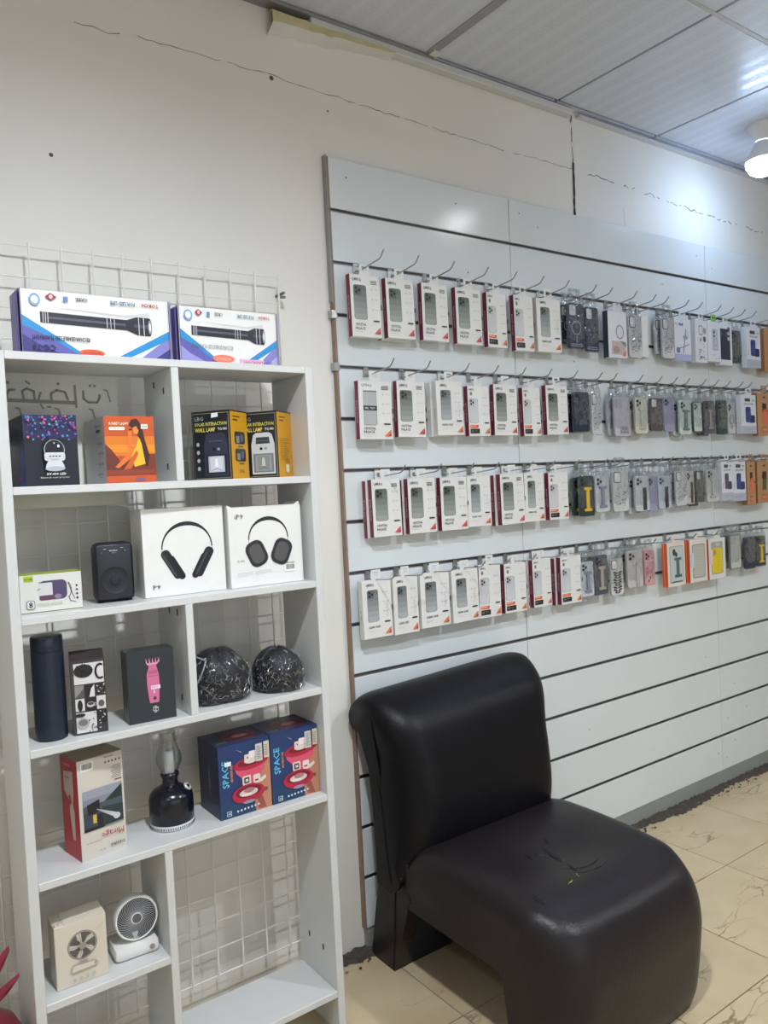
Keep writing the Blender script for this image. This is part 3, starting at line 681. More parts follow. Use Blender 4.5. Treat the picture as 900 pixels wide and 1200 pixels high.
f = MB(); f.box(.012, .181, .0, .0850, .190, .1915, CARD); f.prism([(.0, .189), (.014, .190), (.0, .197)], .004, .070, CARD); f.prism([(.193, .189), (.178, .190), (.191, .198)], .004, .070, CARD); f.obj('lid_flap', t)
q = TP_(.1917); q.rrect(70, 30, 112, 36, 3, (34, 34, 36)); q.obj('handle_slot', t)

# --- third shelf
t = thing('thermos_bottle', 'tall navy cylindrical bottle standing on the third shelf far left', 'bottle', (-.874, -.182, BZ[3]+.0003))
NV = pm('navy_matt_bottle', (.010, .017, .032), .34, noise=.15, nscale=8)
MB().lathe([(.029, 0), (.0315, .002), (.0318, .006), (.0318, .1835)], NV, 36).obj('body', t, 40)
MB().lathe([(.0312, .1840), (.0316, .185), (.0316, .212), (.0305, .2142), (.029, .2146), (0, .2142)], pm('navy_bottle_lid', (.011, .018, .033), .3, noise=.1), 36).obj('lid', t, 40)

t = thing('coffee_bag_box', 'dark brown pack with black and white coffee picture collage', 'box', (-.836, -.206, BZ[3]+.0003), -.20)
BR = pm('dark_brown_pack', s2l((58, 50, 52)), .4, noise=.15)
b = MB(); b.box(0, .068, 0, .046, 0, .156, BR, .001); b.obj('carton', t)
MB().prism([(0, .156), (.046, .156), (.044, .168), (.040, .171)], .0, .068, BR, 'x').obj('top_flap', t)
p = FR(68, 156); p.rect(0, 0, 68, 156, (62, 54, 56)); K = (34, 32, 36); Wt = (214, 212, 214)
p.rect(6, 106, 65, 150, Wt); p.rect(6, 78, 24, 104, (140, 138, 136)); p.rect(26, 78, 45, 105, K); p.rect(47, 80, 66, 106, K); p.rect(6, 50, 24, 76, Wt); p.rect(26, 48, 46, 76, K); p.rect(48, 50, 66, 78, Wt); p.rect(6, 4, 46, 47, Wt); p.rect(47, 20, 66, 48, K); p.rect(48, 4, 66, 18, (60, 56, 60))
rnd = random.Random(8)
p.ell(25, 134, 19, 14, K, 18)
for k in range(60): a = rnd.uniform(0, 6.3); d = rnd.uniform(0, 20); p.ell(25+math.cos(a)*d, 134+math.sin(a)*d*.75, 1.6, 1, rnd.choice([(30, 28, 32), (54, 50, 54), (20, 20, 22)]), 6, rot=rnd.random()*3, same=k > 0)
p.arc(58, 130, 9, 15, 60, 300, 4, K); p.poly([(6, 78), (24, 78), (24, 98)], (90, 86, 84)); p.poly([(34, 78), (45, 78), (45, 104), (38, 95)], Wt)
for k in range(26): p.ell(rnd.uniform(49, 65), rnd.uniform(82, 104), 1.5, 1, rnd.choice([Wt, (60, 58, 60), (120, 118, 118)]), 6, same=k > 0)
p.ell(15, 62, 5, 12, K); p.ell(36, 62, 8, 6, (190, 188, 188)); p.ell(36, 64, 6, 3, (70, 60, 56)); p.arc(44, 62, 3, 3, 90, -90, 1, Wt); p.ell(57, 62, 6, 7, (90, 88, 90))
for k in range(46): p.ell(rnd.uniform(30, 65), rnd.uniform(6, 46), 1.9, 1.1, rnd.choice([K, (80, 78, 80), (40, 36, 40), Wt]), 6, rot=rnd.random()*3, same=k > 0)
p.ell(19, 24, 12, 12, (176, 174, 172)); p.ell(19, 26, 9, 7, (120, 112, 108)); p.ell(14, 42, 10, 4, (44, 40, 42)); p.obj('front_print', t)

t = carton('hair_trimmer_box', 'dark grey box showing a pink hair trimmer, third shelf', -.723, -.216, BZ[3], .103, .050, .157, pm('charcoal_carton', s2l((44, 48, 50)), .35, noise=.12), -.08, cat='box')
p = FR(103, 157); p.rect(1, 1, 102, 156, (42, 47, 51)); PK = (206, 110, 152)
p.poly([(46, 40), (66, 40), (67, 56), (69, 80), (68, 104), (64, 118), (64, 128), (47, 128), (47, 118), (42, 104), (42, 80), (44, 56)], PK); p.poly([(44, 124), (67, 124), (69, 134), (66, 128), (45, 128), (42, 134)], (226, 150, 180))
for i in range(5): x = 42+i*6.5; p.poly([(x, 128), (x+3, 128), (x+(i-2)*.6+1, 140)], (230, 160, 190), i > 0)
p.rect(45, 98, 66, 100, (180, 84, 130)); p.rect(46, 104, 66, 112, (186, 92, 136)); p.rect(50, 70, 70, 78, (238, 226, 232)); p.text('PRO', 52, 72, 14, 4.5, (200, 100, 150), True); p.text('5', 54, 61, 5, 7, (240, 220, 230), True); p.ell(57, 50, 3.2, 3.6, (40, 26, 40)); p.ell(57, 50, 1.5, 1.7, (90, 60, 80))
for k in range(9): a = k*2.4; p.arc(57+math.cos(a)*3, 26+math.sin(a)*5, 3.2, 2.6, k*40, k*40+200, 1.1, (214, 216, 216), 6)
p.obj('front_print', t)
MB().box(-.0006, .1036, -.0006, .0506, .0, .0006, FILM).obj('shrink_film', t)

def wrapped_bundle(x, y, z, rx, ry, rz_, rot, label, strap, seed):
    t = thing('wrapped_cap_bundle', label, 'padded bundle', (x, y, z), rot)
    DKP = pm('black_padded_fabric', (.007, .009, .014), .6, noise=.3, nscale=30, bump=.2, bscale=120)
    def blob(k, m, crinkle, name):
        rnd = random.Random(seed); bm = bmesh.new(); bmesh.ops.create_uvsphere(bm, u_segments=64 if k > .99 else 48, v_segments=40 if k > .99 else 28, radius=1)
        ph = [rnd.uniform(0, 6) for _ in range(8)]
        for v in bm.verts:
            c = v.co; a = math.atan2(c.y, c.x); zz = c.z
            # superellipse dome with a soft dent
            f_ = 1/max(.25, math.sqrt(max(0, 1-zz*zz)))**.92 if zz < 0 else 1
            c = Vector((c.x*f_, c.y*f_, c.z)); sx = c.x; szz = zz if zz > 0 else zz*.55
            d = 1+.05*math.sin(2*a+ph[0])+.03*math.sin(5*a+3*zz+ph[1])+crinkle*(math.sin(13*c.x+9*c.z+ph[2])*math.sin(17*c.y+11*c.z+ph[3])+.6*math.sin(29*c.x-23*c.z+ph[4]))+(rnd.uniform(-.012, .012) if k > .99 else 0)
            v.co = Vector((sx*rx*k*d, c.y*ry*k*d, rz_*.36+szz*rz_*.66*k*d))
            if v.co.z < .0008: v.co.z = .0008 if k > 1 else .002
        mb = MB(); mb.bm(bm, m); return mb.obj(name, t, 60 if k < .99 else 3)
    blob(.965, DKP, 0, 'padding'); blob(1.0, WRAP, .012, 'clear_wrap')
    rnd = random.Random(seed+40); cr = MB(); cr.flat = True
    SH = film_material('glint_crease_film', .2, 60, .55, (1, 1, 1), .9, .22)
    def dome(a, h):       # point on the film at azimuth a and relative height h
        zz = min(.97, max(-.5, (h-.36)/.66 if h > .36 else (h-.36)/.363)); q = math.sqrt(1-zz*zz) if zz > 0 else 1
        return Vector((math.cos(a)*rx*q*1.03, math.sin(a)*ry*q*1.03, h*rz_*1.01+.001))
    for k in range(130):
        a = rnd.uniform(PI*1.02, PI*1.98); h = rnd.choice((rnd.uniform(.04, .5), rnd.uniform(.3, .88))); pts = [dome(a, h)]
        for q in range(rnd.randint(2, 5)):
            a += rnd.uniform(-.13, .13); h = min(.93, max(.02, h+rnd.uniform(-.08, .08))); pts.append(dome(a, h))
        cr.tube(pts, [rnd.uniform(.0002, .00075) for _ in pts], SH, 3)
    tag(cr.obj('film_glint_creases', t), kind='stuff')  # film creases, shaped to give the wrap its bright glints
    if strap:
        s = MB(); pts = [(-.92, .45), (-.62, .80), (-.50, .98)]
        WS = pm('grey_webbing', (.28, .30, .32), .6, noise=.4, nscale=200)
        def surf(u, wz):
            return Vector((u*rx, -math.sqrt(max(0, 1-min(.99, u*u+((wz-.4)/.68)**2)))*ry*1.01-.001, wz*rz_))
        for (u0, w0, u1, w1) in ((-.86, .42, -.52, .86), (-.86, .42, -.97, .50), (-.52, .86, -.72, .92)):
            P = [surf(u0+(u1-u0)*i/6, w0+(w1-w0)*i/6) for i in range(7)]
            s.tube(P, .0022, WS, 4)
        s.obj('webbing_edge', t)
    return t
wrapped_bundle(-.490, -.158, BZ[3]+.0003, .0775, .066, .122, -.05, 'large black padded bundle in clear film with grey webbing, right half of third shelf', True, 3)
wrapped_bundle(-.3365, -.170, BZ[3]+.0003, .066, .062, .104, .0, 'smaller black padded bundle in crinkled clear film beside the third shelf side panel', False, 5)

# --- fourth shelf
t = carton('humidifier_box', 'tall red and white box with a car dashboard picture, fourth shelf', -.836, -.207, BZ[4], .101, .082, .213, CARD, .17, cat='box')
p = FR(101, 213); p.rect(0, 0, 101, 213, (206, 200, 190)); p.barcode(8, 188, 27, 18); p.lines(60, 206, 34, 1, 3, (90, 86, 84), 1.2)
for i in range(5): p.ell(62+i*8, 196, 2, 2.4, (70, 66, 66), 8, same=i > 0)
for i in range(9): p.rect(72+random.Random(i).uniform(0, 6), 184-i*3.2, 96, 185-i*3.2, (120, 114, 110), i > 0)
p.rect(80, 152, 97, 154.5, (140, 40, 60))
p.rect(8, 60, 96, 146, (58, 66, 80)); p.rect(8, 112, 96, 146, (128, 134, 150)); p.rect(8, 128, 96, 146, (150, 154, 168)); p.poly([(52, 112), (96, 142), (96, 100), (52, 100)], (38, 52, 52)); p.rect(8, 100, 96, 114, (70, 84, 92)); p.poly([(50, 60), (96, 60), (96, 98), (50, 104)], (42, 58, 62))
p.poly([(16, 116), (44, 122), (44, 98), (18, 94)], (24, 28, 34)); p.poly([(28, 92), (36, 92), (36, 74), (28, 74)], (206, 180, 70)); p.rect(27, 60, 37, 74, (70, 74, 84)); p.rect(8, 60, 50, 66, (22, 26, 32)); p.rect(38, 62, 50, 90, (30, 34, 42))
for i in range(14): p.ell(38+i*3.2, 102-i*1.9, 1.6+i*.36, 1.3+i*.3, (150+i*4, 156+i*4, 162+i*4), 10)
p.ell(80, 76, 8, 7, (196, 200, 204), 12); p.rect(52, 62, 94, 63.5, (150, 156, 160))
p.text('Mirage', 44, 36, 50, 17, (176, 44, 54), False, 180); p.text('Humidifier Spray', 10, 34, 34, 4, (176, 60, 66), False, 180); p.text('DESIRE', 62, 14, 32, 6, (70, 66, 66), True, 180); p.text('5V', 36, 12, 14, 4, (150, 146, 140), False, 180); p.obj('front_print', t)
l = LS(.082); l.rect(0, 0, 82, 213, (176, 40, 46)); l.poly([(14, 182), (60, 188), (60, 140), (54, 116), (60, 100), (58, 40), (46, 40), (36, 100), (40, 120), (30, 128), (14, 140)], (206, 186, 178)); l.rect(20, 196, 50, 201, (206, 120, 116)); l.poly([(34, 132), (44, 136), (50, 120), (40, 112)], (176, 60, 60)); l.rect(22, 170, 44, 172, (120, 90, 86)); l.obj('side_print', t)
q = TP_(.213); q.rect(0, 0, 101, 82, (176, 164, 146)); q.line([(0, 0), (30, 41), (0, 82)], .8, (110, 98, 84)); q.line([(101, 0), (74, 41), (101, 82)], .8, (110, 98, 84)); q.line([(30, 41), (74, 41)], .8, (110, 98, 84)); q.obj('top_print', t)

t = thing('oil_lantern', 'black lantern lamp with a clear glass chimney, fourth shelf centre', 'lantern', (-.617, -.146, BZ[4]+.0003))
LB = pm('glossy_black_lantern', (.006, .007, .013), .22, noise=.15, nscale=12)
MB().lathe([(.047, 0), (.050, .002), (.0505, .011), (.049, .012)], pm('white_lantern_base', (.72, .72, .74), .4, noise=.05), 40).obj('base_ring', t, 40)
g = MB()
for i in range(60):
    a = 2*PI*i/60; g.box(-.0008, .0008, -.0006, .0006, .0035, .0085, HOLE); 
    for k in range(8): v = g.v[-8+k]; g.v[-8+k] = (v[0]*math.cos(a)-(v[1]-.0506)*-math.sin(a)*-1 if False else v[0]*math.cos(a)-(v[1]-.0506)*math.sin(a), v[0]*math.sin(a)+(v[1]-.0506)*math.cos(a), v[2])
tag(g.obj('base_vents', t), kind='stuff')
MB().lathe([(.049, .012), (.0505, .015), (.0505, .062), (.048, .073), (.040, .082), (.028, .088), (.019, .094), (.0175, .100), (.0175, .108), (.0205, .114), (.0215, .119), (.0205, .1205), (0, .1205)], LB, 40).obj('body', t, 40)
MB().lathe([(.0185, .1206), (.0215, .128), (.0285, .143), (.0300, .152), (.0285, .163), (.0225, .178), (.0180, .192), (.0172, .2115), (.0182, .2145), (.0170, .2145), (.0160, .2115), (.0168, .192), (.0213, .178), (.0273, .163), (.0288, .152), (.0273, .143), (.0203, .128), (.0175, .1206)], GLASS, 40, cap=False).obj('glass_chimney', t, 60)
MB().lathe([(.0105, .1207), (.0105, .168), (.0085, .172), (0, .173)], pm('white_flame_tube', (.86, .86, .88), .5, noise=.03), 20).obj('light_tube', t, 40)
FW0 = pm('pale_dial', (.6, .58, .60), .3, .2, noise=.05)
k = MB(); k.lathe([(.0105, 0), (.0105, .0025), (.0085, .0045), (.005, .0035), (0, .0035)], FW0, 20); o = k.obj('dial', t, 40, (.033, -.018, .0835)); o.rotation_euler = (math.radians(28), math.radians(42), 0)
MB().lathe([(.0045, 0), (.0045, .0008), (0, .0008)], HOLE, 10).obj('dial_mark', o, None, (0, 0, .0042))

def space_box(x0, label, tape):
    t = carton('toy_robot_box', label, x0, -.213, BZ[4], .1325, .116, .171, pm('blue_toy_carton', s2l((34, 44, 84)), .35, noise=.12), 0, cat='box')
    p = FR(132.5, 171); W_, H_ = 132.5, 171
    p.rect(0, 0, W_, H_, (34, 56, 104)); p.rect(0, 0, W_, 40, (30, 62, 96)); p.poly([(90, 0), (W_, 0), (W_, H_*.9), (112, 120), (96, 90), (88, 30)], (186, 130, 104)); p.poly([(96, 4), (118, 2), (110, 30), (96, 40)], (150, 82, 66)); p.ell(118, 46, 6, 5, (120, 76, 64), 10)
    p.text('SPACE', -16, 96, 64, 16, (96, 190, 220), True, 90); p.text('ADVENTURE', 12, 100, 40, 6, (226, 150, 80), True, 90)
    RD = (176, 36, 66); RL = (214, 84, 110); WH = (222, 206, 200)
    p.poly([(38, 120), (122, 128), (116, 96), (100, 84), (60, 84), (44, 100)], RL); p.ell(82, 118, 45, 15, RD, 26, rot=.06); p.ell(82, 121, 34, 9, (120, 24, 44), 24, rot=.06); p.ell(82, 124, 17, 7, WH, 20); p.rrect(66, 124, 84, 140, 3, WH); p.rrect(78, 130, 98, 146, 3, (236, 224, 220)); p.ell(74, 132, 2, 2.5, (90, 90, 100), 8)
    p.poly([(56, 92), (106, 92), (100, 58), (62, 58)], RL); p.rrect(58, 68, 80, 90, 3, WH); p.rrect(62, 72, 76, 86, 2, (70, 66, 76)); p.rect(66, 76, 73, 82, (216, 210, 210)); p.rrect(86, 66, 104, 88, 3, (226, 210, 204)); p.rect(90, 72, 99, 76, RD); p.poly([(100, 74), (118, 82), (120, 74), (106, 66)], WH)
    p.ell(72, 48, 42, 22, RD, 28); p.ell(72, 52, 33, 14, (120, 22, 44), 26); p.ell(72, 50, 24, 9, (214, 196, 190), 22); p.ell(74, 55, 14, 6, (170, 120, 122), 16); p.rect(54, 44, 78, 48, (238, 226, 222)); p.ell(72, 28, 16, 4, (150, 140, 168), 16)
    for i in range(7): p.ell(42+i*9, 12+i*.6, 2.6, 2.8, (206, 214, 226), 8, same=i > 0)
    p.rect(14, 6, 26, 18, (190, 206, 220)); p.rect(15.5, 7.5, 24.5, 16.5, (34, 60, 96)); p.text('AI', 17, 9.5, 6.5, 5, (210, 220, 230), True)
    p.poly([(44, 158), (58, 150), (57, 149)], (190, 200, 220)); p.ell(22, 78, 2, 2, (190, 200, 220), 8)
    p.rect(94, 118, 112, 160, (196, 196, 190)); p.rect(116, 122, 130, 162, (206, 200, 176))
    for i in range(8): p.rect(97, 124+i*4, 97+(9 if i % 2 else 12), 126+i*4, (140, 144, 146), i > 0)
    for i in range(7): p.rect(118, 128+i*4, 126, 129.6+i*4, (120, 116, 96), i > 0)
    if tape: p.rect(14, 124, 30, 134, (236, 240, 240))
    p.obj('front_print', t)
    l = LS(.116); l.rect(0, 0, 116, 171, (30, 36, 66)); l.text('SPACE ADVENTURE', 24, 76, 74, 9, (110, 124, 150), False, -90); l.text('ROBOT', 42, 78, 40, 8, (120, 134, 160), False, -90); l.obj('side_print', t)
    q = TP_(.171); q.rect(0, 0, W_, 116, (36, 44, 82)); q.ell(80, 58, 44, 38, (120, 30, 54), 26); q.ell(80, 58, 34, 28, (90, 26, 44), 26); q.ell(80, 52, 20, 12, (180, 120, 116), 16); q.text('SPACE', 8, 20, 26, 7, (120, 190, 210), True); q.text('ADVENTURE', 8, 32, 26, 4, (190, 130, 90)); q.obj('top_print', t)
space_box(-.5255, 'blue toy box with a red robot and white tape on its title, fourth shelf', True)
space_box(-.3905, 'blue toy box with a red robot, against the right side panel on the fourth shelf', False)

# --- fifth shelf
t = carton('desk_fan_box', 'cream box with a small desk fan picture, lowest left shelf', -.902, -.213, BZ[5], .104, .060, .132, pm('cream_carton', s2l((212, 204, 188)), .45, noise=.05), -.02, cat='box')
p = FR(104, 132)
p.ell(54, 80, 30, 30, (120, 118, 112), 32); p.ell(54, 80, 28.5, 28.5, (176, 170, 158), 32); p.ell(54, 80, 27, 27, (96, 94, 90), 32)
for i in range(5): a = i*2*PI/5+.4; p.poly([(54, 80), (54+26*math.cos(a), 80+26*math.sin(a)), (54+27*math.cos(a+.35), 80+27*math.sin(a+.35)), (54+18*math.cos(a+.55), 80+18*math.sin(a+.55))], (204, 198, 186), i > 0)
for i in range(24): a = i*2*PI/24; p.line([(54+8*math.cos(a), 80+8*math.sin(a)), (54+27*math.cos(a), 80+27*math.sin(a))], .5, (60, 60, 58))
p.ell(54, 80, 7.5, 7.5, (150, 146, 138), 18); p.poly([(28, 36), (34, 44), (78, 42), (84, 34), (80, 30), (30, 28)], (170, 164, 152)); p.poly([(30, 36), (35, 42.5), (77, 40.5), (82, 34), (79, 31.5), (31, 29.5)], (212, 204, 188)); p.ell(77, 36, 3, 3, (150, 144, 134), 12); p.rect(46, 42, 62, 50, (160, 154, 144))
for i in range(4): p.ell(34+i*13, 13+i*.6, 3.4, 4.2, (188, 184, 170), 10, same=i > 0); 
for i in range(4): p.text('8', 82+i*4, 104+i*3, 3, 3.4, (180, 172, 158))
p.obj('front_print', t)
f = MB(); CRM = pm('cream_carton', s2l((212, 204, 188)), .45, noise=.05)
f.prism([(.002, .1318), (.020, .1320), (.012, .1405), (.008, .1340), (.002, .139)], .001, .008, CRM); f.box(.02, .103, .0, .06, .132, .1335, CRM); f.obj('torn_flap', t)

t = thing('desk_fan', 'small white desk fan with round black grille, lowest left shelf', 'fan', (-.728, -.172, BZ[5]+.0003), -.06)
FW = pm('white_fan_plastic', (.74, .74, .72), .32, noise=.03); FK = pm('dark_fan_core', (.012, .014, .022), .5, noise=.1); FG = pm('grey_grille', (.42, .43, .45), .4, noise=.05)
b = MB(); b.box(-.050, .048, -.032, .040, 0, .030, FW, .011); b.obj('base', t, 40)
MB().lathe([(.016, .026), (.013, .034), (.013, .050)], FW, 20).obj('neck', t, 40)
kn = MB(); kn.lathe([(.0058, 0), (.0055, .0016), (0, .0018)], pm('grey_knob', (.32, .30, .28), .4, .3, noise=.1), 20); o = kn.obj('knob', t, 40, (.030, -.0322, .016)); o.rotation_euler = (PI/2, 0, 0)
hd = bpy.data.objects.new('head', None)
h = MB(); h.lathe([(.0425, -.004), (.0455, -.0045), (.0475, -.001), (.0475, .014), (.044, .030), (.030, .040), (0, .042)], FW, 48, cap=False)
head = h.obj('housing', t, 40, (.004, -.012, .080)); head.rotation_euler = (math.radians(-96), 0, 0)
MB().lathe([(.0425, .004), (0, .0045)], FK, 40, cap=False).obj('core', head)
bl = MB()
for i in range(44):
    a0 = 2*PI*i/44; P = []
    for q in range(7):
        r = .0115+.0312*q/6; a = a0+.85*(q/6)**1.1; P.append((r*math.cos(a), r*math.sin(a), -.003))
    bl.tube(P, .0006, FG, 4)
tag(bl.obj('grille_ribs', head), kind='stuff')
MB().lathe([(.0118, -.0045), (.0118, -.002), (.0105, -.0015)], FW, 24).obj('grille_hub', head, 40)
MB().lathe([(.0100, -.0052), (0, -.0055)], pm('dark_grey_cap', (.10, .10, .11), .4, noise=.05), 24, cap=False).obj('hub_cap', head)
bpy.data.objects.remove(hd)

# --- paper sign with mirrored lettering, pinned between grid and shelf
sg = thing('paper_sign', 'off-white paper sign with faded mirrored Arabic lettering behind the top left shelf', 'sign', (-.955, -.052, 1.36))
MB().box(0, .300, 0, .0015, 0, .325, pm('thin_offwhite_paper', (.78, .77, .69), .6, noise=.05, nscale=5)).obj('sheet', sg)
p = Print((0, 0, 0), (1, 0, 0), (0, 0, 1)); GR = (150, 146, 132)
yb = 240
p.line([(40, yb), (206, yb-4)], 8, GR)
p.line([(60, yb), (60, yb+12), (66, yb+22), (78, yb+22)], 5, GR); p.ell(64, yb+38, 3.4, 3.4, GR, 8)
p.line([(94, yb+2), (92, yb+20), (102, yb+26), (116, yb+20), (117, yb+2)], 5, GR); p.line([(100, yb+42), (108, yb+36)], 4, GR)
p.line([(124, yb), (130, yb+18)], 5, GR); p.line([(128, yb-8), (134, yb-18)], 3.5, GR); p.line([(142, yb-14), (150, yb-14)], 3.5, GR)
p.line([(152, yb), (152, yb+16), (164, yb+24), (182, yb+20), (188, yb+2)], 5, GR); p.ell(168, yb+38, 3.4, 3.4, GR, 8)
p.line([(204, yb+36), (205, yb-14)], 5, GR)
p.line([(222, yb+24), (222, yb+6), (232, yb-2), (252, yb-2), (258, yb+8), (258, yb+16)], 5, GR); p.ell(238, yb+36, 3.2, 3.2, GR, 8); p.ell(248, yb+36, 3.2, 3.2, GR, 8)
for x, y in ((276, 250), (84, 205), (166, 205), (240, 205)): p.line([(x-8, y+18), (x, y+16), (x+6, y-10)], 3, GR)
p.obj('mirrored_lettering', sg)

# ================================================================== HOOKS AND PACKAGES
ROWZ = {1: ZT-2*S, 2: ZT-4*S, 3: ZT-6*S, 4: ZT-8*S}
ROWN = {1: 'top', 2: 'second', 3: 'third', 4: 'lowest'}
ORD = ['first', 'second', 'third', 'fourth', 'fifth', 'sixth', 'seventh', 'eighth', 'ninth', 'tenth', 'eleventh', 'twelfth', 'thirteenth', 'fourteenth', 'fifteenth', 'sixteenth', 'seventeenth', 'eighteenth', 'nineteenth', 'twentieth', 'twenty-first', 'twenty-second']
hk0 = thing('display_hook', 'x', 'hook', (0, 0, ROWZ[1]))
MB().tube([(0, .003, -.016), (0, -.016, -.0225), (0, -.110, -.015), (0, -.124, -.0125), (0, -.130, -.009), (0, -.1445, .0065)], .0021, CHROME, 7).obj('arm', hk0, 50)
b = MB(); b.box(-.010, .010, -.0035, .0, -.026, -.005, CHROME, .0008); b.box(-.008, .008, -.0030, .008, -.004, .0025, CHROME); b.obj('bracket', hk0)
used_hook = [False]
def place_hook(r, x, label):
    loc = (x, -.0003, ROWZ[r])
    if not used_hook[0]:
        used_hook[0] = True; hk0.location = loc; hk0['label'] = label; hk0['group'] = 'hooks in the top row'; return hk0
    return copy_tree(hk0, loc, 0, label, 'hooks in the %s row' % ROWN[r])

# --- carton with hanging tab: origin = middle of its top front edge
def tab_mesh(w_, h_, m, hole=True, y=0, th=.0008):
    mb = MB(); xo, xi = w_/2, .0085; z0, z1, zi0, zi1 = 0, h_, h_*.35, h_*.78
    for (a, b_, c, d) in ((-xo, xo, z0, zi0), (-xo, xo, zi1, z1), (-xo, -xi, zi0, zi1), (xi, xo, zi0, zi1)):
        mb.box(a, b_, y, y+th, c, d, m)
    return mb
BURG = (112, 26, 56)
def phone_pic(p, x0, y0, w_, h_, top, bot, edge=(110, 112, 112), big=True):
    r = w_*.16; p.rrect(x0, y0, x0+w_, y0+h_, r, edge); e = .8
    n = 6
    for i in range(n):
        c = tuple(int(bot[k]+(top[k]-bot[k])*i/(n-1)) for k in range(3)); ya = y0+e+(h_-2*e)*i/n; yb_ = y0+e+(h_-2*e)*(i+1)/n
        ins = r*.35 if i in (0, n-1) else 0
        p.poly([(x0+e+(ins if i == 0 else 0), ya), (x0+w_-e-(ins if i == 0 else 0), ya), (x0+w_-e-(ins if i == n-1 else 0), yb_), (x0+e+(ins if i == n-1 else 0), yb_)], c, i > 0)
    s = w_*.19
    p.rrect(x0+1.2, y0+h_-w_*.62, x0+w_*.60, y0+h_-1.5, 2.5, tuple(max(0, v-14) for v in top))
    for dx, dy in ((.20, .17), (.20, .42), (.42, .30)): p.ell(x0+w_*dx+1, y0+h_-w_*dy-1, s*.52, s*.52, (24, 26, 30), 10, same=dx > .3)
def case_box(kind):
    W_, H_, D_ = .104, .170, .021
    t = thing('phone_case_box', 'x', 'box', (0, -.046, 1))
    b = MB(); b.box(-W_/2, W_/2, 0, D_, -H_, 0, CARD, .0006); b.obj('carton', t)
    tab_mesh(.034, .030, CARD, y=.0).obj('hang_tab', t)
    p = Print((-W_/2, 0, -H_), (1, 0, 0), (0, 0, 1))
    if kind == 'D':
        p.text('QMRRQ', 9, 152, 32, 10, (60, 62, 64)); p.poly([(13, 40), (50, 40), (55, 45), (55, 142), (20, 142), (13, 134)], (166, 170, 172)); p.rect(16, 44, 52, 138, (178, 182, 184)); p.rect(13, 84, 55, 98, (30, 34, 36)); p.text('MIL TEST', 18, 88, 32, 6, (210, 214, 214), True)
        p.poly([(13, 142), (18, 142), (13, 136)], (30, 30, 34)); p.rect(13, 139, 55, 142, (90, 94, 96)); p.text('CRYSTAL', 12, 28, 38, 7.5, (40, 42, 44), True); p.text('PALACE', 12, 18, 33, 7.5, (40, 42, 44), True); p.lines(12, 12, 40, 2, 4, (190, 190, 190))
        p.text('CASE', 72, 154, 20, 5, (130, 130, 134))
    elif kind in 'AC':
        p.text('QMRRQ', 7 if kind == 'A' else 14, 151, 32 if kind == 'A' else 28, 10, (50, 52, 54), True)
        if kind == 'A': phone_pic(p, 10, 47, 45, 95, (98, 106, 102), (156, 162, 158)); p.text('CRYSTAL', 11, 30, 38, 7.5, (52, 52, 56), True); p.text('PALACE', 11, 19, 33, 7.5, (52, 52, 56), True); p.lines(11, 13, 40, 1, 4, (176, 176, 176))
        else: phone_pic(p, 16, 48, 40, 94, (112, 118, 120), (170, 175, 177)); p.text('CLEAR CASE', 16, 30, 42, 6.5, (56, 56, 60), True); p.lines(18, 22, 34, 2, 3.6, (196, 196, 196))
    elif kind == 'B':
        p.text('QMRRQ', 6, 154, 26, 8, (50, 52, 54), True); p.ell(16, 144, 5.5, 6.5, (120, 124, 122), 14); phone_pic(p, 5, 44, 42, 84, (196, 198, 202), (206, 208, 212), (130, 132, 138)); p.poly([(5, 28), (44, 28), (47, 38), (5, 38)], (224, 104, 66)); p.text('NEW CASE', 8, 32, 25, 4, (250, 230, 220), True)
        p.rect(5, 9, 50, 25, (28, 28, 30)); p.text('HD', 10, 13, 12, 8, (170, 160, 140)); p.text('TPU', 26, 13, 13, 8, (140, 134, 120)); p.arc(78, 140, 12, 10, 200, 470, .8, (200, 200, 204))
    # icons on the right column
    if kind in 'AD': 
        for i in range(3): p.rect(70, 154-i*4, 92, 156-i*4, (110, 112, 116), i > 0)
    for i, yy in enumerate((132, 104, 76)):
        p.line([(70, yy), (78, yy)], 1, (176, 178, 182)); p.line([(74, yy-4), (74, yy+4)], 1, (176, 178, 182)); p.rect(82, yy-1, 94, yy+1, (196, 198, 202))
    if kind == 'C':
        for i in range(7): p.ell(84+(i % 2)*4, 98-i*6, 2.6, 1.7, (190, 192, 196), 6, same=i > 0)
    p.rrect(74, 43, 95, 47, 1.5, (44, 46, 48)); p.poly([(74, 9), (97, 9), (97, 29)], (206, 90, 96) if kind == 'A' else (222, 122, 70)); p.poly([(86, 9), (96, 9), (96, 18)], (150, 60, 60), )
    p.ell(103.6, 84, 1.8, 9, (60, 24, 40), 12)
    p.obj('front_print', t)
    l = Print((-W_/2, D_, -H_), (0, -1, 0), (0, 0, 1))
    if kind == 'C': l.rect(0, 0, 21, 170, (214, 214, 212)); l.text('CLEAR CASE', -6, 66, 32, 4, (90, 90, 96), True, 90)
    else: l.rect(0, 0, 21, 170, BURG); l.rect(0, 0, 3, 170, (206, 196, 198)); l.text('CRYSTAL PALACE', -22, 78, 66, 4.5, (226, 190, 204), True, 90)
    l.obj('spine_print', t)
    r = Print((W_/2, 0, -H_), (0, 1, 0), (0, 0, 1)); r.rect(0, 0, 21, 170, BURG if kind != 'C' else (206, 206, 204)); r.rrect(-6, 72, 6, 96, 4, (60, 20, 36)) if False else None; r.obj('side_print', t)
    return t

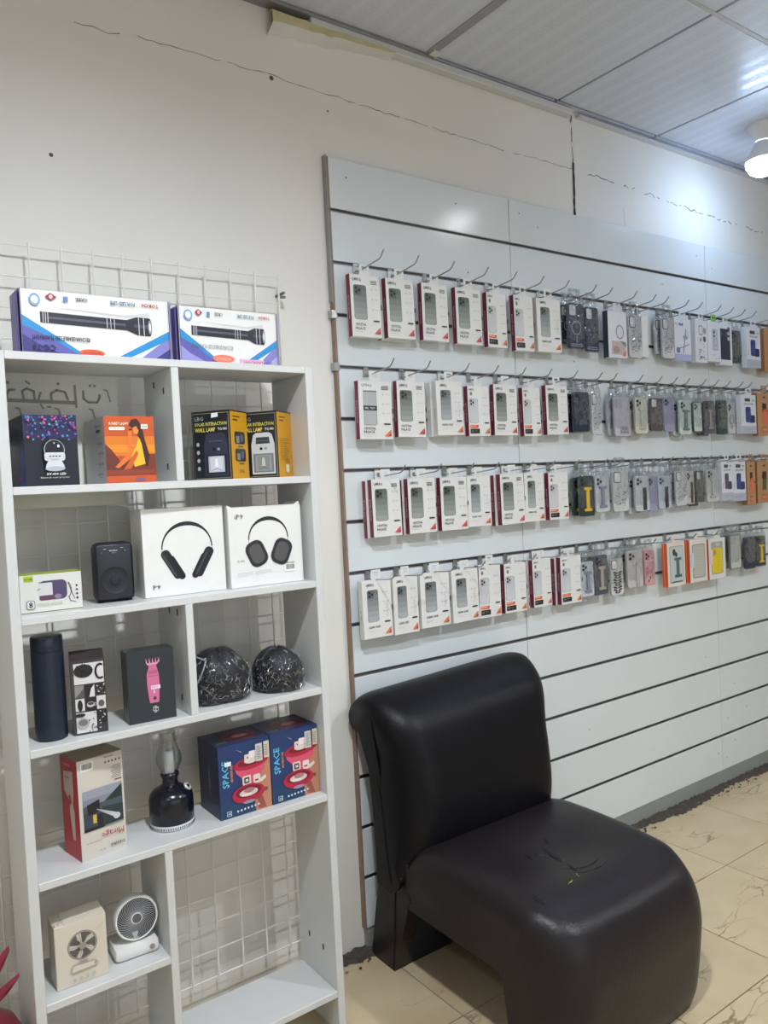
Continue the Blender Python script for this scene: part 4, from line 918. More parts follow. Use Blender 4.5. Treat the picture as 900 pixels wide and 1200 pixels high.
# --- clear pouch with a bare phone case: origin = middle of top front edge of the pouch
def pouch_mesh(w_, h_, d_, seed):
    rnd = random.Random(seed); nx, nz = 10, 16; mb = MB(); mb.weld = True
    ph = [rnd.uniform(0, 6.3) for _ in range(4)]
    for side in (0, 1):
        G_ = []
        for j in range(nz+1):
            row = []
            for i in range(nx+1):
                u = i/nx; v = j/nz; bulge = (max(0, math.sin(PI*u))**.4)*(max(0, math.sin(PI*min(1, v*1.15)))**.4)
                edge = i in (0, nx) or j in (0, nz)
                y = d_/2+(-1 if side == 0 else 1)*(0 if edge else (d_/2)*bulge+.0016*math.sin(9*u*3+ph[0])*math.sin(14*v*2+ph[1])+rnd.uniform(-.0014, .0014))
                row.append((-w_/2+w_*u, y, -h_*v))
            G_.append(row)
        for j in range(nz):
            for i in range(nx): mb.face([G_[j][i], G_[j][i+1], G_[j+1][i+1], G_[j+1][i]], FILM)
    for k in range(2): pass
    for a, b_ in ((-w_*.32, -.008), (.008, w_*.32)): mb.box(a, b_, d_/2-.0005, d_/2+.0005, -.002, .026, FILM)
    mb.box(-w_*.32, w_*.32, d_/2-.0005, d_/2+.0005, .018, .028, FILM)
    return mb
def rslab(mb, cx, cz, w_, h_, r, y0, y1, m, n=5):
    pts = []
    for qx, qz, t0 in ((cx+w_/2-r, cz+h_/2-r, 0), (cx-w_/2+r, cz+h_/2-r, 90), (cx-w_/2+r, cz-h_/2+r, 180), (cx+w_/2-r, cz-h_/2+r, 270)):
        for k in range(n): a = math.radians(t0+90*k/(n-1)); pts.append((qx+r*math.cos(a), qz+r*math.sin(a)))
    mb.prism(pts, y0, y1, m); return mb
def case_pack(kind):
    K = dict(col=(60, 62, 66), cam=(30, 30, 32), lens=1, grip=None, pattern=None, ring=None, strip=None, window=None)
    spec = {
        'p_navyemb': dict(col=(44, 50, 72), window=(190, 196, 204), ring=(170, 180, 196), pattern='emb'), 'p_navyemb2': dict(col=(40, 48, 74), window=(200, 206, 212), pattern='emb'),
        'p_pattern': dict(col=(200, 200, 204), window=(214, 214, 218), pattern='grey'), 'p_darkgreen': dict(col=(58, 72, 66), pattern='leaf'), 'p_navy': dict(col=(32, 44, 62)),
        'p_lilacgrey': dict(col=(188, 184, 192), lens=0, pattern='corner'), 'p_beigegrip': dict(col=(206, 204, 190), grip=(176, 178, 168)), 'p_brown': dict(col=(82, 74, 76), window=(196, 194, 192), pattern='dark'),
        'p_lilac': dict(col=(150, 150, 182)), 'p_whitegrip': dict(col=(198, 208, 204), grip=(104, 118, 118)), 'p_mint': dict(col=(186, 200, 194), edge=(62, 84, 78)), 'p_greygrip': dict(col=(88, 88, 98), grip=(140, 136, 132)),
        'p_green': dict(col=(50, 66, 62)), 'p_ring': dict(col=(192, 194, 194), ring=(70, 78, 78), cam=(60, 74, 70)), 'p_greenyellow': dict(col=(44, 62, 60), grip=(214, 176, 56)), 'p_cleargrip': dict(col=(196, 202, 206), grip=(126, 130, 152)),
        'p_patterncam': dict(col=(200, 202, 202), window=(222, 222, 222), pattern='grey', outline=1), 'p_blackstrip': dict(col=(200, 202, 206), strip=(52, 54, 58)), 'p_bluestrip': dict(col=(186, 194, 208), strip=(46, 50, 68)), 'p_beigestrip': dict(col=(198, 192, 182), strip=(70, 68, 66)),
        'p_darkgrey': dict(col=(82, 82, 78), window=(200, 200, 196)), 'p_clear': dict(col=(196, 196, 196), grip=(170, 172, 172)), 'p_lilacgrip': dict(col=(196, 202, 210), grip=(128, 132, 152)), 'p_slategrip': dict(col=(78, 84, 94), grip=(166, 156, 146)),
        'p_blackwhite': dict(col=(206, 206, 206), window=(222, 222, 222), pattern='bold', outline=1), 'p_clearwhite': dict(col=(196, 192, 190), strip=(176, 174, 172)), 'p_pink': dict(col=(214, 150, 160), pattern='pink', lowcam=1),
        'p_greenframe': dict(col=(196, 198, 190), frame=(120, 128, 124), lens=0), 'p_navyplain': dict(col=(36, 44, 66), lens=0), 'p_yellowgrip': dict(col=(52, 58, 70), grip=(212, 178, 60))}[kind]
    K.update(spec)
    W_, H_ = .088, .168
    t = thing('phone_case_pack', 'x', 'phone case', (0, -.050, 1))
    pouch_mesh(W_, H_, .018, sum(map(ord, kind))).obj('clear_pouch', t, 8)
    cm = pm('case_plastic', s2l(K['col']), .3, noise=.08, nscale=30)
    c = MB(); cz = -.092
    if K.get('edge') or K.get('frame'):
        rslab(c, 0, cz, .075, .144, .010, .006, .014, pm('case_plastic', s2l(K.get('edge') or K['frame']), .35)); rslab(c, 0, cz, .067, .136, .007, .0050, .013, cm)
    else: rslab(c, 0, cz, .074, .144, .010, .005, .014, cm)
    case = c.obj('phone_case', t)
    x0, z1 = -.032, cz+.067
    m = MB(); cc = pm('case_plastic', s2l(K['window'] or tuple(max(0, v-16) for v in K['col'])), .3)
    if K.get('outline') or K['window']: rslab(m, x0+.0155, z1-.018, .034, .038, .006, .0034, .0055, ink((44, 46, 50))); rslab(m, x0+.0155, z1-.018, .029, .033, .005, .0028, .0052, cc)
    else: rslab(m, x0+.0155, z1-.018, .031, .034, .007, .0036, .0055, cc)
    m.obj('camera_frame', t)
    if K['lens'] and not K['window']:
        l = MB()
        for dx, dz in ((.0085, .010), (.0085, .026), (.0225, .018)):
            i0 = len(l.v); l.lathe([(.0058, 0), (.0058, .0014), (.004, .0016), (0, .001)], pm('lens_black', (.02, .022, .026), .2), 10)
            for k in range(i0, len(l.v)): v = l.v[k]; l.v[k] = (x0+dx+v[0], .0036-v[2], z1-dz+v[1])
        l.obj('camera_lenses', t)
    if K['grip']:
        g = MB(); gm = pm('grip_plastic', s2l(K['grip']), .35, noise=.05)
        g.box(-.008, .008, -.0005, .005, -.139, -.069, gm, .001); g.box(-.019, .019, -.0015, .005, -.147, -.137, gm, .0015); g.box(-.019, .019, -.0015, .005, -.071, -.061, gm, .0015); g.obj('grip_stand', t)
    if K['strip']: MB().box(.002, .018, .0, .005, -.160, -.068, pm('strip_plastic', s2l(K['strip']), .35, noise=.05), .001).obj('hand_strap', t)
    if K['ring']:
        r_ = MB(); pts = [(.0215*math.cos(2*PI*i/28), .0040, -.098+.0215*math.sin(2*PI*i/28)) for i in range(29)]; r_.tube(pts, .0013, ink(K['ring']), 5, False); r_.tube([(0, .0042, -.124), (0, .0042, -.146)], .0012, ink(K['ring']), 5); r_.obj('magnet_ring', t)
    pt = K['pattern']
    if pt:
        p = Print((-.037, .0046, -.164), (1, 0, 0), (0, 0, 1)); rnd = random.Random(len(kind)*7+3)
        if pt in ('grey', 'emb', 'dark'):
            cols = {'grey': [(120, 122, 128), (150, 150, 156), (70, 72, 78)], 'emb': [(120, 130, 152), (90, 98, 124)], 'dark': [(60, 54, 56), (110, 102, 100)]}[pt]
            for k in range(34):
                x = rnd.uniform(6, 68); y = rnd.uniform(6, 96); p.rect(x, y, min(70, x+rnd.uniform(2, 10)), y+rnd.uniform(1.5, 5), rnd.choice(cols), k > 0)
            if pt == 'emb': p.rect(10, 6, 64, 14, (150, 158, 176)); p.rect(12, 8, 62, 12, K['col'])
        elif pt == 'bold':
            for k in range(9):
                y = 8+k*10; s_ = 10+12*abs(math.sin(k)); 
                for sg_ in (-1, 1): p.poly([(37, y), (37+sg_*s_, y+8), (37+sg_*(s_+8), y+2), (37+sg_*4, y-3)], (36, 36, 40))
        elif pt == 'leaf':
            for k in range(10): p.ell(37+rnd.uniform(-20, 20), 12+k*9, 9, 4, (92, 104, 84), 8, rot=rnd.uniform(-1, 1))
        elif pt == 'corner': p.rect(24, 8, 66, 36, (150, 148, 158)); [p.ell(30+k*8, 14+(k % 2)*12, 4, 3, (110, 106, 118), 8) for k in range(5)]
        elif pt == 'pink':
            for k in range(26): p.rect(8+(k % 5)*12, 50+(k//5)*16, 16+(k % 5)*12, 60+(k//5)*16, rnd.choice([(236, 180, 190), (206, 110, 130), (240, 210, 214)]), k > 0)
            p.rrect(14, 6, 50, 44, 6, (200, 176, 172)); p.ell(26, 18, 5, 7, (40, 34, 34), 10); p.ell(38, 30, 5, 7, (40, 34, 34), 10)
        p.obj('printed_pattern', t)
    return t

def retail_box(kind):
    """white, brown or orange retail cartons hanging on the right-hand hooks"""
    W_, H_, D_ = .100, .172, .024
    base = {'kraft_green': (176, 132, 92), 'kraft_orange': (178, 134, 94), 'orange_grip': (222, 214, 202), 'orange_lace': (222, 216, 206), 'yellow_win': (220, 220, 214)}.get(kind, (214, 216, 222))
    t = thing('phone_case_box', 'x', 'box', (0, -.050, 1)); bm_ = pm('printed_carton', s2l(base), .4, noise=.05, nscale=30)
    MB().box(-W_/2, W_/2, 0, D_, -H_, 0, bm_, .0006).obj('carton', t)
    tab_mesh(.040, .030, ink((120, 190, 70)) if kind == 'box_greentag' else bm_).obj('hang_tab', t)
    p = Print((-W_/2, 0, -H_), (1, 0, 0), (0, 0, 1)); side = base
    if kind.startswith('kraft'):
        p.rrect(36, 96, 66, 130, 3, (30, 24, 24)); p.ell(50, 104, 12, 16, (60, 44, 38), 14)
        if kind == 'kraft_orange': p.poly([(38, 48), (64, 48), (62, 108), (42, 104)], (236, 96, 60))
        else: p.poly([(34, 56), (62, 52), (66, 104), (40, 112)], (78, 84, 54)); p.ell(46, 110, 14, 12, (40, 34, 32), 14)
        p.arc(60, 92, 22, 10, -30, 120, 1.5, (90, 60, 40)); p.rect(76, 88, 96, 94, (110, 76, 52)); p.rect(30, 14, 62, 36, (196, 96, 50)); p.text('CASE', 33, 20, 26, 8, (240, 190, 150), True); p.ell(50, 155, 9, 4, (60, 40, 30), 12); side = (150, 104, 70)
    elif kind == 'box_navyphone' or kind == 'box_greyphone':
        c = (56, 66, 128) if kind == 'box_navyphone' else (92, 84, 104)
        p.rect(0, 0, 100, 34, (176, 180, 196)); p.lines(20, 22, 60, 3, 5, (120, 126, 150)); p.text('SILICONE', 22, 128, 58, 7, (70, 76, 100), True); p.rect(24, 142, 60, 156, (60, 66, 84)); p.rect(72, 144, 90, 152, (150, 190, 140)); p.rrect(52, 48, 90, 82, 6, tuple(int(v*.7) for v in c)); p.rrect(28, 50, 62, 118, 6, c); p.ell(36, 108, 4, 4, (30, 32, 40), 10); p.ell(36, 98, 4, 4, (30, 32, 40), 10, same=True); p.ell(45, 103, 4, 4, (30, 32, 40), 10, same=True); p.text('TOUCH', -4, 60, 26, 6, (90, 96, 110), True, 90)
    elif kind in ('box_ring', 'box_ring2'):
        p.rrect(30, 112, 62, 150, 7, (90, 92, 98)) if kind == 'box_ring2' else None
        if kind == 'box_ring2': p.rrect(33, 115, 59, 147, 6, (216, 216, 218))
        if kind == 'box_ring': p.ell(62, 96, 21, 26, (50, 52, 58), 28); p.ell(62, 96, 18, 23, (208, 210, 212), 28); p.rect(18, 12, 90, 62, (190, 172, 170)); p.ell(40, 30, 18, 14, (160, 140, 140), 14); p.poly([(60, 64), (92, 58), (92, 40)], (120, 124, 130)); p.poly([(70, 8), (92, 8), (92, 30)], (222, 90, 80))
        else:
            rnd = random.Random(4)
            for k in range(22): x = rnd.uniform(24, 76); y = rnd.uniform(10, 76); p.rect(x, y, x+rnd.uniform(4, 16), y+3.4, rnd.choice([(70, 72, 78), (130, 130, 136)]), k > 0)
            p.ell(76, 96, 12, 12, (90, 90, 96), 14); p.ell(44, 92, 8, 8, (150, 150, 154), 12); p.ell(78, 130, 12, 14, (150, 146, 146), 14)
    elif kind == 'box_purple':
        p.rect(0, 0, 100, 26, (166, 170, 206)); p.text('UM', 8, 142, 44, 12, (90, 80, 190), True); p.line([(50, 30), (70, 130)], 5, (110, 116, 150)); p.line([(30, 50), (60, 58), (90, 70)], 4, (130, 130, 176)); p.ell(64, 96, 14, 10, (150, 154, 180), 12); p.rrect(8, 30, 30, 52, 3, (110, 112, 168)); p.lines(60, 120, 30, 6, 6, (150, 150, 180), 1.4)
    elif kind == 'box_greentag':
        p.rrect(36, 48, 82, 140, 8, (168, 172, 176)); p.rrect(40, 52, 78, 136, 6, (188, 192, 196)); p.ell(52, 126, 7, 7, (60, 62, 66), 12); p.ell(52, 110, 6, 6, (60, 62, 66), 12, same=True); p.ell(60, 84, 15, 17, (140, 144, 150), 22); p.ell(60, 84, 12, 14, (188, 192, 196), 22); p.ell(64, 14, 3, 3, (70, 70, 76), 8); p.ell(84, 16, 3, 3, (70, 70, 76), 8, same=True); p.rect(30, 28, 60, 30, (150, 152, 158))
    elif kind == 'box_navyframe':
        p.rect(8, 22, 84, 150, (44, 50, 66)); p.rect(46, 118, 62, 138, (70, 76, 92)); p.ell(72, 110, 10, 8, (190, 192, 196), 12); p.ell(72, 132, 9, 8, (176, 178, 184), 12); p.ell(74, 152, 10, 8, (90, 92, 100), 12); p.ell(20, 128, 6, 8, (90, 96, 112), 10)
    elif kind == 'orange_grip':
        p.rrect(12, 14, 90, 158, 6, (150, 146, 132)); p.rrect(15, 17, 87, 155, 5, (190, 198, 196)); p.ell(38, 134, 9, 14, (50, 50, 52), 14); p.ell(50, 124, 7, 10, (60, 60, 62), 14); p.rect(48, 44, 66, 104, (72, 108, 106)); p.rect(38, 34, 78, 46, (66, 100, 98)); p.rect(38, 102, 78, 112, (66, 100, 98)); p.rect(20, 16, 80, 20, (80, 76, 70)); side = (218, 92, 44)
    elif kind == 'orange_lace':
        p.rrect(14, 16, 88, 152, 9, (140, 142, 138)); p.rrect(18, 20, 84, 148, 7, (184, 182, 174))
        for i in range(9): p.line([(26, 32+i*12), (50, 40+i*12), (78, 32+i*12)], 1, (210, 206, 196))
        p.rrect(2, 60, 20, 118, 4, (206, 214, 224)); p.text('FASHION', -16, 84, 50, 6, (120, 140, 170), False, 90); side = (216, 84, 38)
    elif kind == 'yellow_win':
        p.rrect(14, 20, 84, 158, 5, (160, 160, 156)); p.poly([(18, 24), (80, 24), (80, 128), (40, 134), (18, 126)], (222, 196, 30)); p.ell(34, 112, 9, 14, (176, 146, 60), 14); p.ell(54, 146, 14, 8, (190, 186, 176), 12)
        for i in range(7): p.rect(46, 36+i*11, 66, 37+i*11, (170, 146, 20), i > 0)
        p.rrect(2, 66, 20, 126, 4, (226, 206, 216)); p.text('FASHION', -16, 90, 50, 6, (170, 130, 160), False, 90); side = (216, 92, 40)
    p.obj('front_print', t)
    l = Print((-W_/2, D_, -H_), (0, -1, 0), (0, 0, 1)); l.rect(0, 0, 24, 172, (48, 54, 74) if kind == 'box_ring' else side)
    if side in ((218, 92, 44), (216, 84, 38)): l.rect(8, 0, 10, 172, (236, 170, 140))
    l.obj('side_print', t); return t

TABLE = [
(1,'A',0.023,0.105,1.981,0.177),
(1,'A',0.149,0.104,1.983,0.175),
(1,'A',0.284,0.103,1.983,0.173),
(1,'A',0.419,0.109,1.984,0.176),
(1,'B',0.552,0.088,1.982,0.176),
(1,'B',0.675,0.090,1.986,0.184),
(1,'C',0.783,0.118,1.988,0.183),
(1,'p_navyemb',0.935,0.093,1.995,0.179),
(1,'p_navyemb2',1.029,0.077,1.989,0.171),
(1,'box_ring',1.153,0.104,1.976,0.172),
(1,'p_pattern',1.273,0.088,1.980,0.170),
(1,'p_pattern',1.483,0.083,1.989,0.173),
(1,'box_purple',1.563,0.105,1.982,0.166),
(1,'box_ring2',1.700,0.088,1.987,0.173),
(1,'box_greentag',1.788,0.094,1.989,0.167),
(1,'box_navyframe',1.875,0.097,1.987,0.175),
(1,'p_darkgreen',1.971,0.074,1.973,0.145),
(1,'box_navyphone',2.089,0.108,1.989,0.178),
(1,'kraft_green',2.205,0.169,1.990,0.189),
(2,'D',0.034,0.119,1.677,0.168),
(2,'A',0.173,0.105,1.682,0.167),
(2,'C',0.323,0.106,1.688,0.168),
(2,'B',0.452,0.091,1.676,0.159),
(2,'A',0.566,0.105,1.685,0.166),
(2,'B',0.697,0.084,1.679,0.163),
(2,'A',0.811,0.109,1.691,0.170),
(2,'p_navy',0.948,0.090,1.680,0.147),
(2,'p_pattern',1.044,0.060,1.680,0.156),
(2,'p_lilacgrey',1.173,0.095,1.668,0.151),
(2,'p_beigegrip',1.294,0.082,1.668,0.142),
(2,'p_brown',1.388,0.086,1.667,0.131),
(2,'p_lilac',1.474,0.075,1.673,0.137),
(2,'p_whitegrip',1.577,0.088,1.665,0.143),
(2,'p_mint',1.674,0.065,1.657,0.118),
(2,'p_greygrip',1.755,0.075,1.666,0.140),
(2,'p_green',1.846,0.080,1.672,0.150),
(2,'p_ring',1.925,0.062,1.661,0.136),
(2,'box_navyphone',2.026,0.117,1.691,0.169),
(2,'kraft_orange',2.144,0.136,1.702,0.191),
(3,'A',0.063,0.103,1.392,0.168),
(3,'A',0.195,0.106,1.390,0.166),
(3,'A',0.322,0.108,1.389,0.165),
(3,'C',0.432,0.099,1.390,0.162),
(3,'A',0.576,0.110,1.392,0.167),
(3,'C',0.688,0.095,1.392,0.165),
(3,'B',0.806,0.098,1.389,0.163),
(3,'p_greenyellow',0.961,0.083,1.381,0.151),
(3,'p_cleargrip',1.044,0.086,1.376,0.135),
(3,'p_patterncam',1.146,0.095,1.394,0.157),
(3,'p_blackstrip',1.275,0.094,1.368,0.138),
(3,'p_lilac',1.364,0.043,1.365,0.138),
(3,'p_bluestrip',1.418,0.088,1.364,0.132),
(3,'p_pattern',1.536,0.075,1.380,0.142),
(3,'p_beigestrip',1.611,0.053,1.378,0.137),
(3,'p_darkgrey',1.673,0.063,1.377,0.132),
(3,'p_clear',1.743,0.106,1.382,0.140),
(3,'box_greyphone',1.857,0.078,1.407,0.168),
(3,'box_navyphone',1.937,0.107,1.406,0.174),
(3,'kraft_orange',2.048,0.073,1.399,0.189),
(3,'kraft_green',2.127,0.133,1.398,0.184),
(4,'C',0.012,0.101,1.101,0.169),
(4,'C',0.122,0.092,1.100,0.171),
(4,'C',0.225,0.113,1.100,0.167),
(4,'C',0.349,0.110,1.097,0.165),
(4,'B',0.464,0.095,1.102,0.171),
(4,'B',0.577,0.100,1.094,0.162),
(4,'B',0.709,0.089,1.098,0.164),
(4,'B',0.848,0.107,1.092,0.166),
(4,'p_lilacgrip',0.946,0.078,1.070,0.127),
(4,'p_slategrip',1.021,0.081,1.090,0.150),
(4,'p_blackwhite',1.115,0.074,1.066,0.138),
(4,'p_clearwhite',1.206,0.108,1.090,0.146),
(4,'p_pink',1.314,0.069,1.080,0.137),
(4,'orange_grip',1.455,0.119,1.091,0.174),
(4,'orange_lace',1.604,0.126,1.093,0.175),
(4,'yellow_win',1.742,0.119,1.085,0.169),
(4,'p_greenframe',1.882,0.139,1.096,0.152),
(4,'p_navyplain',2.021,0.089,1.078,0.144),
(4,'p_yellowgrip',2.114,0.081,1.075,0.139),
]
DESC = {'A': 'slim white phone case box with grey-green phone', 'B': 'slim white case box with orange strip', 'C': 'plain white clear-case box with orange corner', 'D': 'white case box with window and black band',
 'p_navyemb': 'dark navy ring-emblem case in clear pouch', 'p_navyemb2': 'blue-black case in clear pouch', 'box_ring': 'white box with oval ring and navy side', 'p_pattern': 'pale grey-patterned case in clear pouch',
 'box_purple': 'white case box with purple lettering', 'box_ring2': 'white case box with outlined camera frame', 'box_greentag': 'white case box with lime green tab', 'box_navyframe': 'white-framed box with navy case picture', 'p_darkgreen': 'dark green leafy case in clear pouch',
 'box_navyphone': 'white box with blue phone case picture', 'box_greyphone': 'white box with grey-purple case picture', 'kraft_green': 'brown box with olive band', 'kraft_orange': 'brown box with orange band', 'p_navy': 'plain dark navy case in clear pouch',
 'p_lilacgrey': 'pale lilac-grey case in clear pouch', 'p_beigegrip': 'off-white case with beige grip', 'p_brown': 'dark brown case in clear pouch', 'p_lilac': 'plain lilac case in clear pouch', 'p_whitegrip': 'pale mint case with grey grip',
 'p_mint': 'white case with dark green rim', 'p_greygrip': 'dark grey case with pale grip', 'p_green': 'plain dark green case in clear pouch', 'p_ring': 'pale case with dark magnet ring', 'p_greenyellow': 'dark green case with yellow grip',
 'p_cleargrip': 'clear case with lilac-grey grip', 'p_patterncam': 'white patterned case with outlined camera', 'p_blackstrip': 'white case with black strap', 'p_bluestrip': 'pale blue case with navy strap', 'p_beigestrip': 'beige case with dark strap',
 'p_darkgrey': 'dark grey case in clear pouch', 'p_clear': 'clear case with pale grip', 'p_lilacgrip': 'pale blue case with lilac grip', 'p_slategrip': 'slate grey case with beige grip', 'p_blackwhite': 'white case with bold black pattern',
 'p_clearwhite': 'frosted white case in clear pouch', 'p_pink': 'pink patterned case in clear pouch', 'orange_grip': 'orange-sided window box with green grip', 'orange_lace': 'orange-sided window box with lace case', 'yellow_win': 'white window box with yellow case', 'p_greenframe': 'pale case with grey-green frame',
 'p_navyplain': 'plain navy case in clear pouch', 'p_yellowgrip': 'dark navy case with yellow grip'}
PROTO = {}
count = {}
sizes = {'box': (.104, .170), 'pack': (.088, .168), 'retail': (.100, .172)}
EXTRA = {(3, 0): 1, (3, 4): 1, (4, 6): 1, (4, 7): 1, (2, 2): 1, (1, 1): 1, (3, 1): 1}
for (r, kind, x0, wd, zt, ht) in TABLE:
    i = count.get(r, 0); count[r] = i+1
    fam = 'box' if kind in 'ABCD' else ('pack' if kind.startswith('p_') else 'retail')
    sw, sh = sizes[fam]
    y = {'box': -.046, 'pack': -.052, 'retail': -.052}[fam]
    cx = x0+wd/2
    if fam == 'pack': zt = zt+.012; ht = ht+.018; wd = wd*1.06
    sx = max(.72, min(1.18, wd/sw)); sz = max(.85, min(1.1, ht/sh))
    lab = '%s, %s from left, %s hook row' % (DESC[kind], ORD[i], ROWN[r])
    grp = {'box': 'slim white phone case boxes on the hooks', 'pack': 'phone cases in clear pouches on the hooks', 'retail': 'retail case boxes on the right hooks'}[fam]
    loc = (cx, y, zt)
    if kind not in PROTO:
        t = {'box': case_box, 'pack': case_pack, 'retail': retail_box}[fam](kind); t.location = loc; PROTO[kind] = t
        t['label'] = lab; t['group'] = grp
    else: t = copy_tree(PROTO[kind], loc, 0, lab, grp)
    t.scale = (sx, 1, sz)
    jr = random.Random(i*13+r)
    t.rotation_euler = (0, jr.uniform(-.012, .012), jr.uniform(-.05, .03) if fam != 'box' else jr.uniform(-.02, .01))
    if (r, i) in EXTRA:
        e = copy_tree(PROTO[kind], (cx-.006, y+.0225, zt-.003), 0, 'white case box hanging behind the %s box of the %s hook row' % (ORD[i], ROWN[r]), grp); e.scale = (sx, .9, sz)
    place_hook(r, cx, 'steel wire hook holding the %s package from left, %s hook row' % (ORD[i], ROWN[r]))
for (r, i) in ((1, 7), (1, 11), (2, 7), (2, 9), (2, 10), (2, 13), (2, 15), (3, 7), (3, 10), (3, 13), (3, 15), (4, 8), (4, 9), (4, 11), (4, 16)):
    row = [q for q in TABLE if q[0] == r][i]; kind = row[1]; cx = row[2]+row[3]/2
    e = copy_tree(PROTO[kind], (cx-.013, -.030, row[4]+.006), -.05, 'clear-pouched case hanging behind the %s pack of the %s hook row' % (ORD[i], ROWN[r]), 'phone cases in clear pouches on the hooks'); e.scale = (max(.72, row[3]*1.06/.088), 1, .95)
for x in (1.395,): 
    place_hook(1, x, 'steel wire hook in the top row holding only a blank white card')
    t = thing('blank_card', 'blank white hanging card between two patterned pouches in the top hook row', 'card', (x, -.012, 1.985)); MB().box(-.05, .05, 0, .001, -.16, 0, CARD).obj('card', t); tab_mesh(.034, .028, CARD).obj('hang_tab', t)

# ================================================================== CEILING BULBS
def emis(color, s):
    m = bpy.data.materials.new('lit_bulb_glass'); m.use_nodes = True; b = m.node_tree.nodes['Principled BSDF']
    b.inputs['Base Color'].default_value = (.9, .9, .9, 1); b.inputs['Emission Color'].default_value = (*color, 1); b.inputs['Emission Strength'].default_value = s; return m
LABS = ['lit white bulb in a ceiling holder at the upper right edge', 'lit ceiling bulb nearest the display boards, out of frame', 'lit ceiling bulb above the middle of the shop, out of frame', 'lit ceiling bulb above the left side, out of frame', 'lit ceiling bulb towards the shop front, out of frame', 'lit ceiling bulb at the far right, out of frame']
for n, ((x, y), pw, colr, shaded) in enumerate(BULBS):
    t = thing('ceiling_bulb', LABS[n], 'light bulb', (x, y, ZC), 0, 'ceiling bulbs')
    HW = pm('white_bulb_holder', (.72, .72, .74), .35, noise=.03)
    MB().lathe([(.058, .0), (.058, -.008), (.050, -.018), (.036, -.045), (.030, -.055), (.029, -.062), (0, -.062)], HW, 32).obj('holder', t, 40)
    MB().lathe([(.027, -.0625), (.031, -.070), (.046, -.098), (.060, -.122), (.0645, -.138)], pm('white_bulb_body', (.78, .78, .80), .35, noise=.02), 32, cap=False).obj('bulb_body', t, 40)
    r = .0645; A = 4*PI*r*r*.6
    MB().lathe([(.0645, -.1382), (.0650, -.146), (.062, -.160), (.052, -.176), (.034, -.188), (.015, -.193), (0, -.194)], emis(colr, pw*.20), 32, cap=False).obj('bulb_dome', t, 60)
    if shaded:  # unseen shades, added to keep lamp light off the upper wall
        MB().lathe([(.060, 0), (.098, -.02), (.102, -.197), (.0995, -.197), (.0955, -.022), (.060, -.004)], pm('light_cutoff_shade', (.6, .6, .6), .6, noise=.03), 40, cap=False).obj('shade', t, 40)

# ================================================================== LOUNGE CHAIR
ch = thing('lounge_chair', 'low armless dark brown leather chair with a torn seat, in front of the slatted board', 'chair', (.0, 0, 0))
CW = .575
def loft_x(xs, prof, m, name, smooth=50, caps=True):
    mb = MB(); mb.weld = True; rows = [[(x, y, z) for (y, z) in prof(x)] for x in xs]; n = len(rows[0])
    for a, b in zip(rows[:-1], rows[1:]):
        for k in range(n): q = (k+1) % n; mb.face([a[k], b[k], b[q], a[q]], m)
    if caps: mb.face(rows[0], m); mb.face(rows[-1][::-1], m)
    return mb.obj(name, ch, smooth)
def g_round(x, r, x0=0, x1=None):
    x1 = CW if x1 is None else x1; e = min(x-x0, x1-x); e = max(0, min(r, e)); return math.sqrt(max(0, 1-(1-e/r)**2))
def catmull(P, n=4):
    out = []
    for i in range(len(P)-1):
        p0 = P[max(i-1, 0)]; p1 = P[i]; p2 = P[i+1]; p3 = P[min(i+2, len(P)-1)]
        for k in range(n):
            t = k/n; out.append(tuple(.5*((2*p1[d])+(-p0[d]+p2[d])*t+(2*p0[d]-5*p1[d]+4*p2[d]-p3[d])*t*t+(-p0[d]+3*p1[d]-3*p2[d]+p3[d])*t**3) for d in (0, 1)))
    out.append(P[-1]); return out
def xs_for(r, x0, x1, n=7, m=14):
    e = [r*(1-math.cos(PI/2*i/n)) for i in range(n+1)]
    return [x0+v for v in e]+[x0+r+(x1-x0-2*r)*i/m for i in range(1, m)]+[x1-v for v in reversed(e)]
# seat and front leg in one waterfall
def seat_prof(x):
    g = g_round(x, .10); g2 = g_round(x, .06)
    yf = -.655-.115*g-.012*math.sin(PI*x/CW); zt = .335+.062*g2
    xc = (x-CW/2)/(CW/2)
    def dip(y): return -.027*math.exp(-((x-.30)/.15)**2-((y+.50)/.11)**2)
    top = [(-.215, .215), (-.205, .30), (-.225, zt-.020), (-.28, zt+.002), (-.36, zt+.007), (-.44, zt+.008), (-.52, zt+.006), (-.585, zt), (-.64-.02*g, zt-.012), (yf+.045, zt-.042), (yf+.012, zt-.090), (yf, zt-.150), (yf+.002, zt-.21), (yf+.018, .06), (yf+.038, .0004)]
    c = [(y, z+dip(y)) for y, z in catmull(top, 4)]
    return c+[(-.590, .0004), (-.585, .10), (-.575, .19), (-.555, .212), (-.40, .212), (-.30, .214)]
loft_x(xs_for(.10, 0, CW, 9, 22), seat_prof, LEATHER, 'seat', 42)
